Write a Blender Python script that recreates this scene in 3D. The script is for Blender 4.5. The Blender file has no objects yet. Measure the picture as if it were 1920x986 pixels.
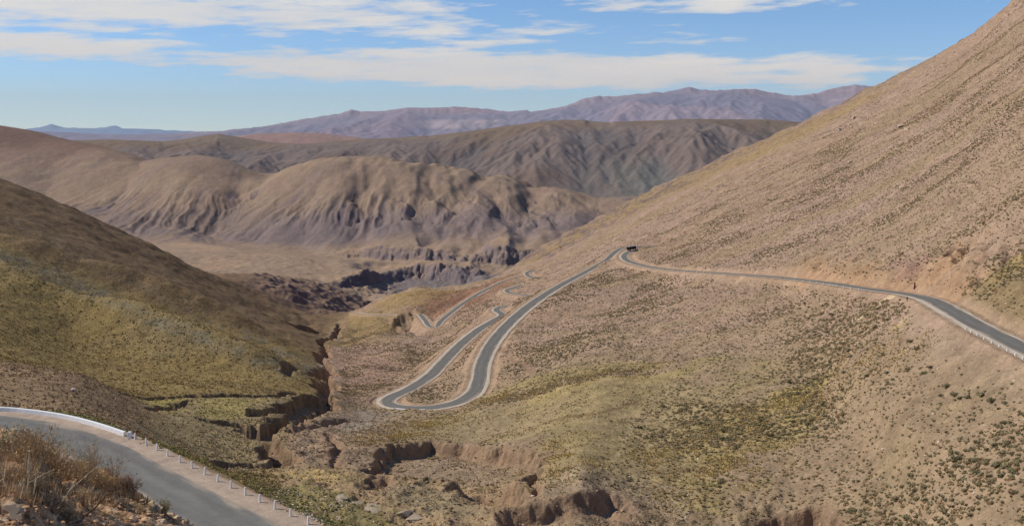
import bpy, math, random
import numpy as np

Q = 0.95            # grid density
rng = np.random.default_rng(7)
random.seed(7)
F, H0 = 1900.0, 260.0      # focal length in photo pixels, horizon row
SUN = np.array([-0.73, 0.13, 0.66]); SUN /= np.linalg.norm(SUN)
C = bpy.context.scene.collection
f32 = np.float32

# ------------------------------------------------------------------ noise
_perm = np.arange(256); np.random.default_rng(3).shuffle(_perm)
_perm = np.concatenate([_perm, _perm]).astype(np.int32)
_ga = np.random.default_rng(4).uniform(0, 2*np.pi, 256)
_gx, _gy = np.cos(_ga).astype(f32), np.sin(_ga).astype(f32)
def perlin(x, y, seed=0):
    x = np.asarray(x, f32); y = np.asarray(y, f32)
    xi = np.floor(x); yi = np.floor(y)
    fx = x-xi; fy = y-yi
    xi = (xi.astype(np.int32)+seed*37) & 255; yi = (yi.astype(np.int32)+seed*91) & 255
    u = fx*fx*fx*(fx*(fx*6-15)+10); v = fy*fy*fy*(fy*(fy*6-15)+10)
    def g(ix, iy, dx, dy):
        h = _perm[_perm[ix & 255]+(iy & 255)]
        return _gx[h]*dx+_gy[h]*dy
    a = g(xi, yi, fx, fy); b = g(xi+1, yi, fx-1, fy)
    c = g(xi, yi+1, fx, fy-1); d = g(xi+1, yi+1, fx-1, fy-1)
    return (a+(b-a)*u)*(1-v)+(c+(d-c)*u)*v
def fbm(x, y, octv=4, seed=0, gain=0.5):
    s = 0; a = 1.0; f = 1.0
    for i in range(octv):
        s = s+a*perlin(x*f, y*f, seed+i); a *= gain; f *= 2.03
    return s*1.5
def ridged(x, y, octv=3, seed=0):
    s = 0; a = 1.0; f = 1.0; t = 0
    for i in range(octv):
        s = s+a*(1-np.abs(perlin(x*f, y*f, seed+i))*2.6); t += a; a *= 0.5; f *= 2.1
    return s/t
def sstep(a, b, x):
    t = np.clip((x-a)/(b-a), 0, 1); return t*t*(3-2*t)
def _hash2(ix, iy, seed):
    h = _perm[(_perm[(ix+seed*17) & 255]+iy) & 255]
    h2 = _perm[(h+71+seed) & 255]
    return h.astype(f32)/255.0, h2.astype(f32)/255.0
def erosion(x, y, gx, gy, octv=4, seed=0, gain=0.5, gmax=1.0, half=2):
    """gullies that run down the slope (gx,gy): returns height in about -1..1; x,y in cells"""
    h = np.zeros_like(x); hx = np.zeros_like(x); hy = np.zeros_like(x); a = 1.0; f = 1.0
    for o in range(octv):
        X = x*f; Y = y*f
        dx = gx+hx*0.9; dy = gy+hy*0.9
        L = np.sqrt(dx*dx+dy*dy)+1e-6
        sc = np.minimum(L, gmax)/L
        ax, ay = -dy*sc, dx*sc             # across the slope
        ix = np.floor(X).astype(np.int32); iy = np.floor(Y).astype(np.int32)
        fx = X-ix; fy = Y-iy
        va = 0; vx = 0; vy = 0; wt = 1e-6
        for i in range(-1, half):
            for j in range(-1, half):
                rx, ry = _hash2(ix+i, iy+j, seed+o*5)
                px = fx-i-rx*0.8; py = fy-j-ry*0.8
                w = np.exp(-2.2*(px*px+py*py))
                m = (px*ax+py*ay)*(2*np.pi)
                wt = wt+w; va = va+np.cos(m)*w
                s = -np.sin(m)*w; vx = vx+s*ax; vy = vy+s*ay
        va = va/wt; vx = vx/wt; vy = vy/wt
        h += va*a; hx += vx*a*f; hy += vy*a*f
        a *= gain; f *= 2.0
    return h

# ------------------------------------------------------------------ thin plate spline over (bearing, log distance)
KL = 2.4
def tps_fit(pts, vals, lam=6e-4):
    A = np.array([[p[0]/350.0, math.log(p[1])*KL] for p in pts]); n = len(A)
    d = np.sqrt(((A[:, None]-A[None])**2).sum(-1))+1e-9
    K = d*d*np.log(d); K[np.arange(n), np.arange(n)] = lam*n*0.02
    Pm = np.hstack([np.ones((n, 1)), A])
    M = np.block([[K, Pm], [Pm.T, np.zeros((3, 3))]])
    w = np.linalg.solve(M, np.concatenate([vals, np.zeros(3)]))
    return A, w
def tps_eval(model, px, y):
    A, w = model; a = np.ravel(px)/350.0; b = np.log(np.ravel(y))*KL
    out = np.empty(len(a))
    for i in range(0, len(a), 20000):
        s = slice(i, i+20000)
        d = np.sqrt((a[s, None]-A[None, :, 0])**2+(b[s, None]-A[None, :, 1])**2)+1e-9
        out[s] = (d*d*np.log(d))@w[:-3]+w[-3]+w[-2]*a[s]+w[-1]*b[s]
    return out.reshape(np.shape(px))
def upsample(G, nr, nc):
    def ax(M, n):
        m = M.shape[0]; t = np.linspace(0, m-1, n); i = np.clip(np.floor(t).astype(int), 0, m-2); u = (t-i)[:, None]
        g = lambda k: M[np.clip(i+k, 0, m-1)]
        p0, p1, p2, p3 = g(-1), g(0), g(1), g(2)
        return 0.5*((2*p1)+(-p0+p2)*u+(2*p0-5*p1+4*p2-p3)*u*u+(-p0+3*p1-3*p2+p3)*u**3)
    return ax(ax(G, nr).T, nc).T

# ------------------------------------------------------------------ roads: (bearing px, row, distance)
def W(px, py, y): return np.array([(px-960)*y/F, y, (H0-py)*y/F])
def catmull(P, step):
    P = np.array(P, float); Pe = np.vstack([2*P[0]-P[1], P, 2*P[-1]-P[-2]]); out = []
    for i in range(1, len(Pe)-2):
        p0, p1, p2, p3 = Pe[i-1:i+3]
        d = lambda a, b: max(np.linalg.norm(b-a)**0.5, 1e-3)
        t0, t1 = 0, d(p0, p1); t2 = t1+d(p1, p2); t3 = t2+d(p2, p3)
        n = max(2, int(np.linalg.norm(p2-p1)/step))
        for t in np.linspace(t1, t2, n, endpoint=False):
            A1 = (t1-t)/(t1-t0)*p0+(t-t0)/(t1-t0)*p1; A2 = (t2-t)/(t2-t1)*p1+(t-t1)/(t2-t1)*p2
            A3 = (t3-t)/(t3-t2)*p2+(t-t2)/(t3-t2)*p3
            B1 = (t2-t)/(t2-t0)*A1+(t-t0)/(t2-t0)*A2; B2 = (t3-t)/(t3-t1)*A2+(t-t1)/(t3-t1)*A3
            out.append((t2-t)/(t2-t1)*B1+(t-t1)/(t2-t1)*B2)
    out.append(P[-1]); return np.array(out)
ZR = -52.0
def onz(px, py, z=ZR): return W(px, py, -z*F/(py-H0))
# outer line of the road in front (parapet, then guard posts)
parapet_line = [np.array([-150., 180., ZR]), np.array([-122., 192., ZR])]+[onz(*p) for p in ((0, 771), (60, 776), (120, 785), (180, 800), (243, 821))]
post_px = [(253, 824), (274, 834), (294, 844), (314, 855), (337, 867), (360, 878), (384, 890), (408, 903), (433, 915), (460, 928), (487, 942), (515, 954), (545, 968), (578, 983)]
post_line = [onz(*p) for p in post_px]
front_outer = catmull(parapet_line+[post_line[1], post_line[4], post_line[8], post_line[12], np.array([-10., 118., ZR]), np.array([12., 98., ZR-1]), np.array([40., 78., ZR-2])], 2.0)
def offset(L, d):
    t = np.gradient(L[:, :2], axis=0); t /= np.linalg.norm(t, axis=1)[:, None]
    o = L.copy(); o[:, 0] += -t[:, 1]*d; o[:, 1] += t[:, 0]*d; return o
front_road = offset(front_outer, -7.6)
far_pts = [(2150, 775, 190), (2010, 700, 222), (1920, 655, 248), (1880, 635, 262), (1830, 610, 282), (1780, 581, 310), (1745, 563, 337), (1712, 554.5, 362), (1680, 549.5, 387), (1620, 541.5, 415),
  (1550, 531, 455), (1450, 520, 515), (1350, 512.5, 580), (1270, 507, 650), (1208, 499, 735), (1178, 490, 775), (1170, 481, 812), (1178, 473.5, 846), (1190, 470, 862), (1212, 467.5, 872), (1238, 465.5, 884), (1250, 463, 905), (1238, 461.5, 928),
  (1205, 462, 942), (1168, 466, 930), (1151, 475, 898), (1138, 487, 862), (1120, 498, 830), (1095, 512, 795), (1050, 536, 735), (1000, 568, 668), (955, 606, 605), (922, 645, 553),
  (903, 685, 512), (898, 715, 482), (884, 740, 463), (850, 757, 452), (800, 765, 448), (755, 764, 452), (727, 757, 464), (732, 746, 481), (765, 731, 502), (806, 705, 537),
  (835, 675, 581), (865, 645, 630), (900, 617, 688), (928, 600, 730), (942, 591, 757), (931, 582, 790), (938, 576, 815), (965, 572, 842), (1000, 562, 872), (1003, 557, 890), (985, 554, 905),
  (955, 549, 938), (951, 544, 968), (965, 539, 1005), (990, 531, 1045), (1003, 524, 1085), (991, 518, 1125), (988, 512, 1165), (1000, 507, 1200), (1010, 508, 1215),
  (1000, 512, 1215), (960, 522, 1170), (905, 547, 1100), (875, 565, 1050), (850, 583, 1000), (826, 603, 950), (818, 613, 935), (806, 612, 955), (795, 598, 1000), (785, 590, 1040), (784, 596, 1045),
  ]
low_pts = [(784, 590, 1048), (789, 600, 1022), (789, 610, 998), (780, 620, 976), (764, 630, 960), (735, 634, 962), (700, 636, 965), (670, 643, 960), (650, 650, 952)]
track_pts = [(786, 591, 1050), (760, 592, 1060), (730, 590.5, 1070), (700, 589.5, 1082), (665, 586, 1115)]
far_road = catmull([W(*p) for p in far_pts], 4.0)
low_road = catmull([W(*p) for p in low_pts], 4.0)
track = catmull([W(*p) for p in track_pts], 4.0)

# ------------------------------------------------------------------ control points of the terrain
cp = []
def col(px, rows): cp.extend((px, r, y) for r, y in rows)
SKY = [(960, 503), (1000, 477), (1030, 462), (1100, 427), (1160, 393), (1200, 376), (1300, 321), (1400, 280), (1500, 233), (1600, 184), (1640, 165), (1740, 120), (1840, 60), (1920, 8), (2300, -176), (2500, -270)]
def sky(px): return np.interp(px, [s[0] for s in SKY], [s[1] for s in SKY])
for px in (1100, 1170, 1270, 1350, 1450, 1550, 1680, 1780, 1920, 2120, 2350):
    c = np.interp(px, [1100, 1170, 1270, 1350, 1450, 1550, 1680, 2400], [74, 82, 92, 97, 104, 108, 109, 106])
    ys = np.interp(px, [1000, 1170, 1450, 1680, 1920, 2400], [2000, 2000, 1650, 1450, 1200, 1000]); s0 = float(sky(px))
    for y in (150, 185, 215, 250, 300, 370, 450, 560, 700, 900, 1200, ys):
        if y > ys or (px < 1270 and 680 < y < 1000) or (px < 1200 and y < 300): continue
        cp.append((px, s0+1900*c*(1/y-1/ys)+(6 if y == ys else 0)*0, y))
    cp += [(px, s0+28, ys*1.35), (px, max(s0+110, 200), ys*2.0), (px, max(s0+100, 480), 3800), (px, max(s0+100, 470), 5200), (px, max(s0+100, 430), 8200)]
col(1000, [(477, 2000), (507, 1400), (530, 1080), (549, 900), (558, 800), (612, 590), (655, 520), (705, 445), (755, 385), (805, 335), (860, 282), (905, 255), (986, 222), (1110, 175), (1330, 110), (1700, 75), (530, 2700), (520, 3300)])
col(1100, [(650, 470), (720, 385), (790, 325), (850, 280), (900, 250), (986, 218), (1110, 172), (1330, 110), (1650, 75)])
col(1300, [(1280, 110), (1550, 75)]); col(1600, [(1230, 110), (1480, 75)]); col(1920, [(1180, 110), (1400, 75)]); col(2350, [(1150, 110), (1380, 75)])
col(900, [(533, 1500), (600, 860), (790, 380), (820, 345), (860, 290), (900, 258), (986, 222), (1110, 175), (1330, 110), (1700, 75), (600, 2200), (560, 2900)])
col(820, [(546, 1350), (570, 1120), (640, 820), (680, 680), (800, 385), (830, 335), (880, 280), (930, 245), (986, 222), (1110, 175), (600, 2000), (572, 2800)])
col(735, [(549, 1380), (565, 1200), (600, 980), (660, 780), (700, 640), (790, 400), (830, 335), (880, 280), (930, 245), (986, 220), (1110, 172), (1330, 110), (1650, 75), (600, 1950), (572, 2700)])
col(690, [(575, 1300), (600, 1080), (628, 930), (680, 700), (725, 540), (770, 430), (620, 1900)])
col(640, [(602, 1180), (640, 960), (670, 790), (700, 640), (730, 520), (765, 430), (800, 360), (850, 298), (890, 262), (986, 215), (1110, 168), (600, 1500), (580, 1800), (570, 2250), (553, 2720)])
col(600, [(600, 1250), (632, 930), (645, 830), (672, 690), (700, 580), (722, 490), (740, 430), (782, 365), (810, 335), (860, 290), (575, 1650), (552, 2000), (545, 2500)])
col(540, [(740, 395), (762, 370), (800, 330), (855, 282), (888, 262), (930, 235), (986, 205), (1110, 160), (716, 440), (694, 500), (660, 640), (634, 780), (607, 1000), (578, 1300), (550, 1650), (534, 1900), (534, 2300), (524, 2790)])
col(460, [(742, 372), (775, 345), (810, 318), (860, 282), (900, 240), (945, 190), (706, 440), (674, 520), (638, 640), (604, 820), (577, 1000), (550, 1250), (528, 1600), (517, 2000)])
col(380, [(742, 362), (780, 325), (820, 290), (860, 262), (870, 225), (895, 180), (704, 430), (663, 520), (620, 630), (574, 800), (546, 950), (516, 1150), (530, 1650), (520, 2200)])
col(280, [(738, 352), (755, 330), (780, 295), (815, 235), (832, 195), (702, 410), (650, 500), (604, 600), (560, 720), (516, 880), (468, 1080), (490, 1500), (500, 2200)])
col(150, [(698, 318), (712, 295), (740, 250), (765, 215), (800, 180), (714, 345), (692, 385), (644, 470), (598, 550), (550, 640), (502, 750), (450, 890), (400, 1070), (440, 1400), (480, 2200)])
col(0, [(688, 300), (705, 270), (735, 230), (760, 208), (682, 325), (650, 370), (600, 430), (550, 500), (500, 590), (440, 730), (380, 890), (337, 1070), (390, 1450), (470, 2200), (1115, 100), (1223, 75)])
col(-200, [(690, 260), (660, 300), (600, 360), (520, 460), (440, 590), (360, 760), (280, 1000), (330, 1450), (450, 2200), (1090, 100), (1200, 75), (800, 180)])
col(-500, [(650, 260), (560, 340), (440, 480), (340, 650), (240, 850), (180, 1100), (260, 1500), (440, 2200), (1080, 100), (1200, 75), (800, 180)])
col(400, [(1120, 100), (1280, 75)]); col(600, [(1300, 100), (1500, 75)])
# valley floor, about 400 m lower
for px, r, y in ((250, 432, 4350), (250, 480, 3450), (350, 452, 3980), (350, 500, 3150), (420, 463, 3800), (480, 475, 3560), (450, 505, 3080), (560, 483, 3420), (560, 510, 3040), (650, 491, 3330), (640, 508, 3080), (690, 496, 3420),
                 (100, 440, 4200), (0, 440, 4200), (-300, 440, 4200), (-300, 470, 3500), (100, 480, 3300), (760, 491, 3530), (850, 494, 3500)): cp.append((px, r, y))
for px, r, y in ((780, 560, 3060), (870, 552, 3200), (950, 533, 3320), (1050, 520, 3400), (900, 520, 3350), (960, 514, 3530)): cp.append((px, r, y))
# hills across the valley
hills = [(640, 486, 3760), (750, 489, 3690), (850, 498, 3600), (950, 508, 3580),
 (650, 457, 4010), (750, 459, 3930), (850, 459, 3890), (950, 460, 3870), (1010, 458, 3900), (1100, 455, 4000), (1250, 440, 4100),
 (560, 455, 4120), (480, 450, 4200), (400, 440, 4350), (600, 400, 4350), (700, 400, 4320), (520, 400, 4380), (800, 400, 4320), (900, 405, 4260), (1000, 415, 4220), (1100, 418, 4250), (1200, 420, 4300),
 (600, 340, 4680), (700, 340, 4680), (800, 350, 4620), (900, 360, 4600), (1000, 370, 4600), (1100, 385, 4600),
 (500, 334, 4950), (540, 313, 4980), (590, 302, 5000), (650, 299, 5000), (750, 304, 5000), (800, 312, 4980), (850, 320, 4960), (900, 327, 4950), (960, 337, 4930), (1040, 347, 4920), (1100, 360, 4900), (1180, 378, 4900), (1300, 400, 4900), (1500, 430, 4900),
 (520, 352, 4780), (560, 352, 4700), (400, 335, 5080), (440, 345, 5020),
 (420, 345, 4900), (350, 350, 4850), (280, 360, 4850), (350, 400, 4550), (280, 405, 4520), (220, 400, 4560), (220, 360, 4900),
 (350, 298, 5350), (400, 298, 5350), (440, 306, 5350), (490, 322, 5300), (290, 301, 5350), (250, 313, 5330),
 (180, 345, 5200), (120, 350, 5200), (60, 370, 5000), (0, 360, 5200), (-200, 380, 5000),
 (200, 278, 6000), (130, 281, 6000), (80, 284, 6000), (290, 291, 6000), (30, 300, 5800), (-100, 300, 5800), (-300, 310, 5800),
 (0, 238, 7000), (60, 246, 7000), (120, 262, 6900), (-100, 222, 7000), (-300, 200, 7000), (-500, 200, 7000), (180, 272, 6800), (60, 275, 6500), (-100, 270, 6400),
 (-300, 230, 8200), (0, 262, 8200), (200, 300, 8200), (500, 350, 8200), (800, 360, 8200), (1100, 380, 8200),
 (300, 312, 6600), (450, 335, 6500), (650, 325, 6000), (850, 345, 5900), (1000, 370, 5900), (1200, 400, 5900), (550, 335, 5900), (-500, 330, 5400), (-500, 440, 4200)]
cp += hills
rp = [p for i, p in enumerate(far_pts[2:-10]) if i % 2 == 0]+low_pts[::2]+[far_pts[-9], far_pts[-7], far_pts[-5]]
cp += rp
for p in front_road[::9]: cp.append((960+F*p[0]/p[1], H0-F*p[2]/p[1], p[1]))
for p in front_outer[::9]: cp.append((960+F*p[0]/p[1], H0-F*p[2]/p[1], p[1]))

# steps (cliffs) as functions of bearing: far side higher
def cliffA(px, y, fl=0.0):
    yl = np.interp(px, [560, 650, 750, 850, 950, 1020, 1120], [4060, 3870, 3790, 3730, 3700, 3760, 3900])
    H = np.interp(px, [570, 680, 800, 950, 1030, 1120], [0, 44, 58, 72, 40, 0])
    return H*(.5*sstep(-35, 35, y-yl+fl)+.3*sstep(-130, 0, y-yl+fl*.6)+.2*sstep(20, 60, y-yl+fl*.8))
def cliffB(px, y, fl=0.0):
    yl = np.interp(px, [480, 560, 640, 690, 720, 760, 870, 1000], [2780, 2850, 2920, 3060, 3300, 3440, 3440, 3440])
    H = 42*sstep(590, 700, px)*(1-sstep(880, 930, px))
    return H*sstep(-50, 50, y-yl+fl)*(1-sstep(3600, 3800, y))
seen = {}
for p in cp: seen[(round(p[0]/6), round(math.log(p[2])*60))] = p
cp = list(seen.values())
tg = np.array([H0-(( (H0-r)*y/F - cliffA(px, y)-cliffB(px, y))*F/y) for px, r, y in cp])
model = tps_fit([(p[0], p[2]) for p in cp], tg)

def line_d(P, line, pad, extra=None):
    line = np.asarray(line); mn = line[:, :2].min(0)-pad; mx = line[:, :2].max(0)+pad
    m = (P[0] > mn[0]) & (P[0] < mx[0]) & (P[1] > mn[1]) & (P[1] < mx[1])
    x = P[0][m]; y = P[1][m]; d = np.full(x.shape, 1e9); v = np.zeros(x.shape)
    ex = line[:, 2] if extra is None else extra
    for i in range(len(line)-1):
        a, b = line[i, :2], line[i+1, :2]; ab = b-a
        sel = np.where((np.abs(x-(a[0]+b[0])/2) < pad+abs(ab[0])) & (np.abs(y-(a[1]+b[1])/2) < pad+abs(ab[1])))[0]
        if not len(sel): continue
        xs, ys = x[sel], y[sel]
        t = np.clip(((xs-a[0])*ab[0]+(ys-a[1])*ab[1])/(ab@ab+1e-9), 0, 1)
        q = np.hypot(xs-a[0]-t*ab[0], ys-a[1]-t*ab[1]); bt = q < d[sel]
        k = sel[bt]; d[k] = q[bt]; v[k] = (ex[i]+(ex[i+1]-ex[i])*t)[bt]
    return m, d, v

# ------------------------------------------------------------------ main grid
PX0, PX1, Y0, Y1 = -500.0, 2450.0, 75.0, 8200.0
NC, NR = int(1480*Q), int(1750*Q)
cpx = np.linspace(PX0, PX1, 260); cly = np.linspace(math.log(Y0), math.log(Y1), 330)
CP, CL = np.meshgrid(cpx, cly)
coarse = tps_eval(model, CP, np.exp(CL))
row0 = upsample(coarse, NR, NC)
gpx = np.linspace(PX0, PX1, NC); gly = np.linspace(math.log(Y0), math.log(Y1), NR)
PXg, LY = np.meshgrid(gpx, gly); Y = np.exp(LY); X = (PXg-960)*Y/F
Z = (H0-row0)*Y/F
def grads(Z):
    zu = np.gradient(Z, (gpx[1]-gpx[0])/F, axis=1); zl = np.gradient(Z, gly[1]-gly[0], axis=0)
    gx = zu/Y; gy = zl/Y-(X/Y)*gx
    return gx, gy
U = (PXg-960)
# cliffs with flutes
fl = 17*ridged(X/27.+.6*fbm(X/60., Y/60., 2, 16), Y/500., 4, 11)+24*ridged(X/90., Y/700., 3, 13)+110*fbm(X/260., Y/900., 3, 31)+14*fbm(X/30., Y/30., 3, 14)
Hn = .72+.5*fbm(X/180., Y/500., 3, 15)
flA = 17*ridged(X/26.+.6*fbm(X/60., Y/60., 2, 12), Y/500., 4, 17)+20*ridged(X/95., Y/700., 3, 18)+60*fbm(X/300., Y/900., 4, 19)+16*fbm(X/22., Y/22., 3, 20)
Z += cliffA(PXg, Y, flA)*np.clip(Hn+.25, .5, 1.15)+cliffB(PXg, Y, fl*1.1)*np.clip(Hn+.1, .3, 1.1)
flute_mask = 0
def valley(line, depth, wd):
    global Z
    L = np.array([((p-960)*y/F, y, k) for p, y, k in line]); xw = X+60*fbm(X/300., Y/300., 3, 77); yw = Y+60*fbm(X/300., Y/300., 3, 78)
    m, d, k = line_d((xw, yw), L, wd*3.2); Z[m] -= depth*k*np.exp(-(d/wd)**1.3)
valley([(505, 5700, .6), (492, 5300, 1), (478, 5000, 1.1), (455, 4750, 1.1), (425, 4550, .9), (400, 4400, .6), (385, 4280, .2)], 40, 140)
valley([(290, 6200, .5), (262, 5800, .8), (235, 5200, 1), (215, 4800, .8), (200, 4500, .4)], 60, 170)
valley([(150, 6300, .5), (110, 5800, .8), (85, 5300, .9), (95, 4800, .5)], 60, 180)
valley([(800, 4880, .2), (822, 4700, .9), (835, 4500, 1), (850, 4300, .8), (858, 4100, .3)], 24, 55)
valley([(1060, 4800, .2), (1010, 4600, .9), (1015, 4400, 1), (1030, 4200, .6)], 24, 80)
valley([(890, 4850, .2), (905, 4650, .8), (935, 4450, 1), (960, 4250, .5)], 28, 60)
valley([(690, 4750, .3), (672, 4500, 1), (662, 4250, .7)], 22, 40)
valley([(735, 4750, .3), (752, 4500, 1), (772, 4250, .7)], 22, 40)
valley([(620, 4780, .3), (575, 4550, 1), (520, 4350, 1), (470, 4200, .5)], 30, 60)
valley([(570, 4850, .3), (530, 4650, 1), (480, 4420, 1), (440, 4280, .5)], 14, 50)
valley([(380, 5250, .2), (350, 4950, .9), (330, 4700, .9), (318, 4450, .4)], 13, 50)
valley([(320, 5250, .2), (290, 4950, .9), (268, 4650, .9), (250, 4450, .4)], 13, 50)
# erosion on the hills across the valley
far = Y > 3300
r0 = np.searchsorted(gly, math.log(3500))
gx, gy = grads(Z)
s = slice(r0, None)
Xf, Yf = X[s].astype(f32), Y[s].astype(f32)
gxf, gyf = gx[s].astype(f32), gy[s].astype(f32)
slope = np.sqrt(gxf**2+gyf**2)
onhill = sstep(0.06, 0.22, slope)*sstep(3900, 4300, Yf)
e1 = erosion(Xf/250., Yf/250., gxf*5.0, gyf*5.0, 5, 2, 0.55)
lowhill = 1-0.45*sstep(4400, 4900, Yf)
fan = np.where(Xf > np.interp(Yf, [4000, 4400, 5000, 5600], [-1180, -1230, -1215, -1350]), (Xf+630)/(1+np.clip(5000-Yf, -300, 1200)/900.), (Xf+1650)/(1+np.clip(5350-Yf, -300, 1400)/1500.))
crag = sstep(-300, -360, Z[s])*sstep(3900, 4200, Yf)*(Z[s] > -470)
fan = fan+16*fbm(Xf/300., Yf/300., 3, 62)+e1*3
rill = ridged(fan/36., Yf/1100., 4, 63)-.5; frill = ridged(fan/15.+.5*fbm(Xf/50., Yf/90., 2, 64), Yf/700., 2, 65)-.5; rill2 = ridged(fan/150., Yf/2200., 2, 66)-.5
low = np.clip((-225-Z[s])/170., 0, 1); low = low**.8; isA = Xf < np.interp(Yf, [4000, 4400, 5000, 5600], [-1180, -1230, -1215, -1350])
lowb = sstep(.0, .5, low)*np.where(isA, 1-.92*sstep(4900, 5300, Yf), 1-.95*sstep(4520, 4850, Yf))
Z[s] += onhill*sstep(3950, 4350, Yf)*(rill*(1.5+12*lowb+7*crag)*(.35+.65*sstep(-.2, .35, fbm(Xf/420., Yf/420., 2, 69)))+rill2*(2+np.where(isA, 6, 13)*lowb)+e1*(1+4*lowb))
# the near slopes: gentle gullies and spurs
n = slice(0, r0)
Xn, Yn = X[n].astype(f32), Y[n].astype(f32)
PXn = PXg[n]; gxn, gyn = gx[n].astype(f32), gy[n].astype(f32)
gul = np.interp(np.log(Yn), np.log([75, 285, 365, 430, 480, 540, 680, 850, 1000, 1250, 1500, 3500]), [420, 545, 560, 628, 604, 630, 602, 616, 615, 650, 690, 700])
left = 1-sstep(-60, 0, PXn-gul); right = 1-left
eL = erosion(Xn/150., Yn/150., gxn*3.2, gyn*3.2, 3, 9, 0.5, half=2)
ampL = left*sstep(380, 520, Yn)*sstep(0.05, 0.2, np.hypot(gxn, gyn))*(1-sstep(2500, 3300, Yn))
Z[n] += ampL*eL*(1.3+4.0*sstep(700, 1200, Yn))
ampR = right*sstep(-20, 120, PXn-gul)
Z[n] += ampR*eL*np.interp(Yn, [75, 250, 400, 900, 2000, 3500], [0.5, 0.8, 1.4, 3.5, 7, 5])*(0.35+0.65*(1-sstep(1050, 1250, PXn)))
# broken ground west of the plateau and in the canyon
rough = np.maximum(sstep(1300, 1600, Yn)*(1-sstep(3100, 3500, Yn))*sstep(430, 540, PXn)*(1-sstep(620, 700, PXn)*(1-sstep(2000, 2500, Yn)))*(1-sstep(2750, 2850, Yn)*(1-sstep(640, 700, PXn))), 0)
Z[n] += rough*(ridged(Xn/120., Yn/260., 4, 5)-0.5)*26
def right_crest():
    rr = H0-Z*F/Y; ds = rr-np.interp(PXg, [q[0] for q in SKY], [q[1] for q in SKY])
    m = (PXg > 1050)*(Y > 700)*(Y < 2600)*np.exp(-(ds/22)**2)
    out = m*(fbm(X/60., Y/60., 4, 23)*5+ridged(X/25., Y/25., 3, 24)*2.2-1)
    return out+(PXg > 1700)*np.exp(-((PXg-1905)/38)**2)*np.exp(-((ds-4)/16)**2)*(Y > 700)*(Y < 2000)*(5+9*ridged(X/18., Y/18., 3, 29))
# two long spurs on the left slope
Z += (1-sstep(1050, 1250, PXg)*0)*right_crest()
row_base = H0-Z*F/Y

# ------------------------------------------------------------------ locate: first ground seen at a photo pixel
def locate(px, row, y0=0, y1=9000):
    j = int(np.clip(round((px-PX0)/(gpx[1]-gpx[0])), 0, NC-1))
    rr = row_base[:, j]
    ok = np.where((rr[:-1] > row) & (rr[1:] <= row) & (Y[1:, j] > y0) & (Y[1:, j] < y1))[0]
    i = ok[0] if len(ok) else int(np.argmin(np.abs(rr-row)+1e3*((Y[:, j] < y0) | (Y[:, j] > y1))))
    t = (rr[i]-row)/max(rr[i]-rr[min(i+1, NR-1)], 1e-6); t = min(max(t, 0), 1)
    y = math.exp(gly[i]+t*(gly[1]-gly[0]))
    return np.array([(px-960)*y/F, y])
def spur(line, A, wd, tent=True):
    global Z
    L = []
    for p in line:
        q = locate(p[0], p[1], 300, 2000); L.append([q[0], q[1], p[2]])
    ppx = np.array([p[0] for p in line], float); yy = np.polyval(np.polyfit(ppx, [q[1] for q in L], 1), ppx)
    L = [[(a_-960)*b_/F, b_, p[2]] for a_, b_, p in zip(ppx, yy, line)]
    L = catmull(L, 12.0); xw = X+6*fbm(X/90., Y/90., 3, 73); yw = Y+6*fbm(X/90., Y/90., 3, 74)
    m, d, k = line_d((xw, yw), L, wd*4)
    q = np.sqrt((d/wd)**2+.06); Z[m] += A*np.clip(k, 0, 1.2)*np.where(d < 1e8, np.exp(-q*1.25), 0)
spur([(-350, 420, .3), (-150, 475, .4), (0, 530, .6), (171, 598, .9), (342, 664, .85), (440, 692, .6), (540, 716, .2)], 30.0, 22)
spur([(-350, 330, .2), (-150, 400, .2), (0, 462, .3), (114, 505, .65), (285, 575, .9), (430, 622, .65), (560, 655, .15)], 30.0, 24)
spur([(-250, 330, .1), (0, 408, .15), (171, 472, .45), (300, 535, .7), (440, 590, .2)], 15.0, 28)
spur([(-250, 450, .1), (0, 500, .5), (150, 556, 1), (285, 612, .9), (400, 656, .6), (500, 688, .2)], -6.0, 20)
spur([(-150, 560, .7), (60, 610, .8), (200, 650, .7), (340, 700, .3)], -4.0, 22)
row_base = H0-Z*F/Y
def poly_sd(P, poly, pad):
    """signed distance (inside positive) of grid points near polygon; returns index slices + array"""
    poly = np.array(poly); mn = poly.min(0)-pad; mx = poly.max(0)+pad
    m = (P[0] > mn[0]) & (P[0] < mx[0]) & (P[1] > mn[1]) & (P[1] < mx[1])
    x = P[0][m]; y = P[1][m]
    d = np.full(x.shape, 1e9); ins = np.zeros(x.shape, bool)
    for a, b in zip(poly, np.roll(poly, -1, axis=0)):
        ab = b-a; t = np.clip(((x-a[0])*ab[0]+(y-a[1])*ab[1])/(ab@ab+1e-9), 0, 1)
        d = np.minimum(d, np.hypot(x-a[0]-t*ab[0], y-a[1]-t*ab[1]))
        c = ((a[1] > y) != (b[1] > y)) & (x < (b[0]-a[0])*(y-a[1])/(b[1]-a[1]+1e-12)+a[0]); ins ^= c
    return m, np.where(ins, d, -d)
bare = np.zeros(Z.shape, f32)      # freshly eroded walls
wx = X+1.6*ridged(X/5., Y/5., 3, 42)+2.2*fbm(X/9., Y/9., 3, 41)+3.5*perlin(X/30., Y/30., 44); wy = Y+2.2*fbm(X/9., Y/9., 3, 51)+3.5*perlin(X/30., Y/30., 54)
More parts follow.
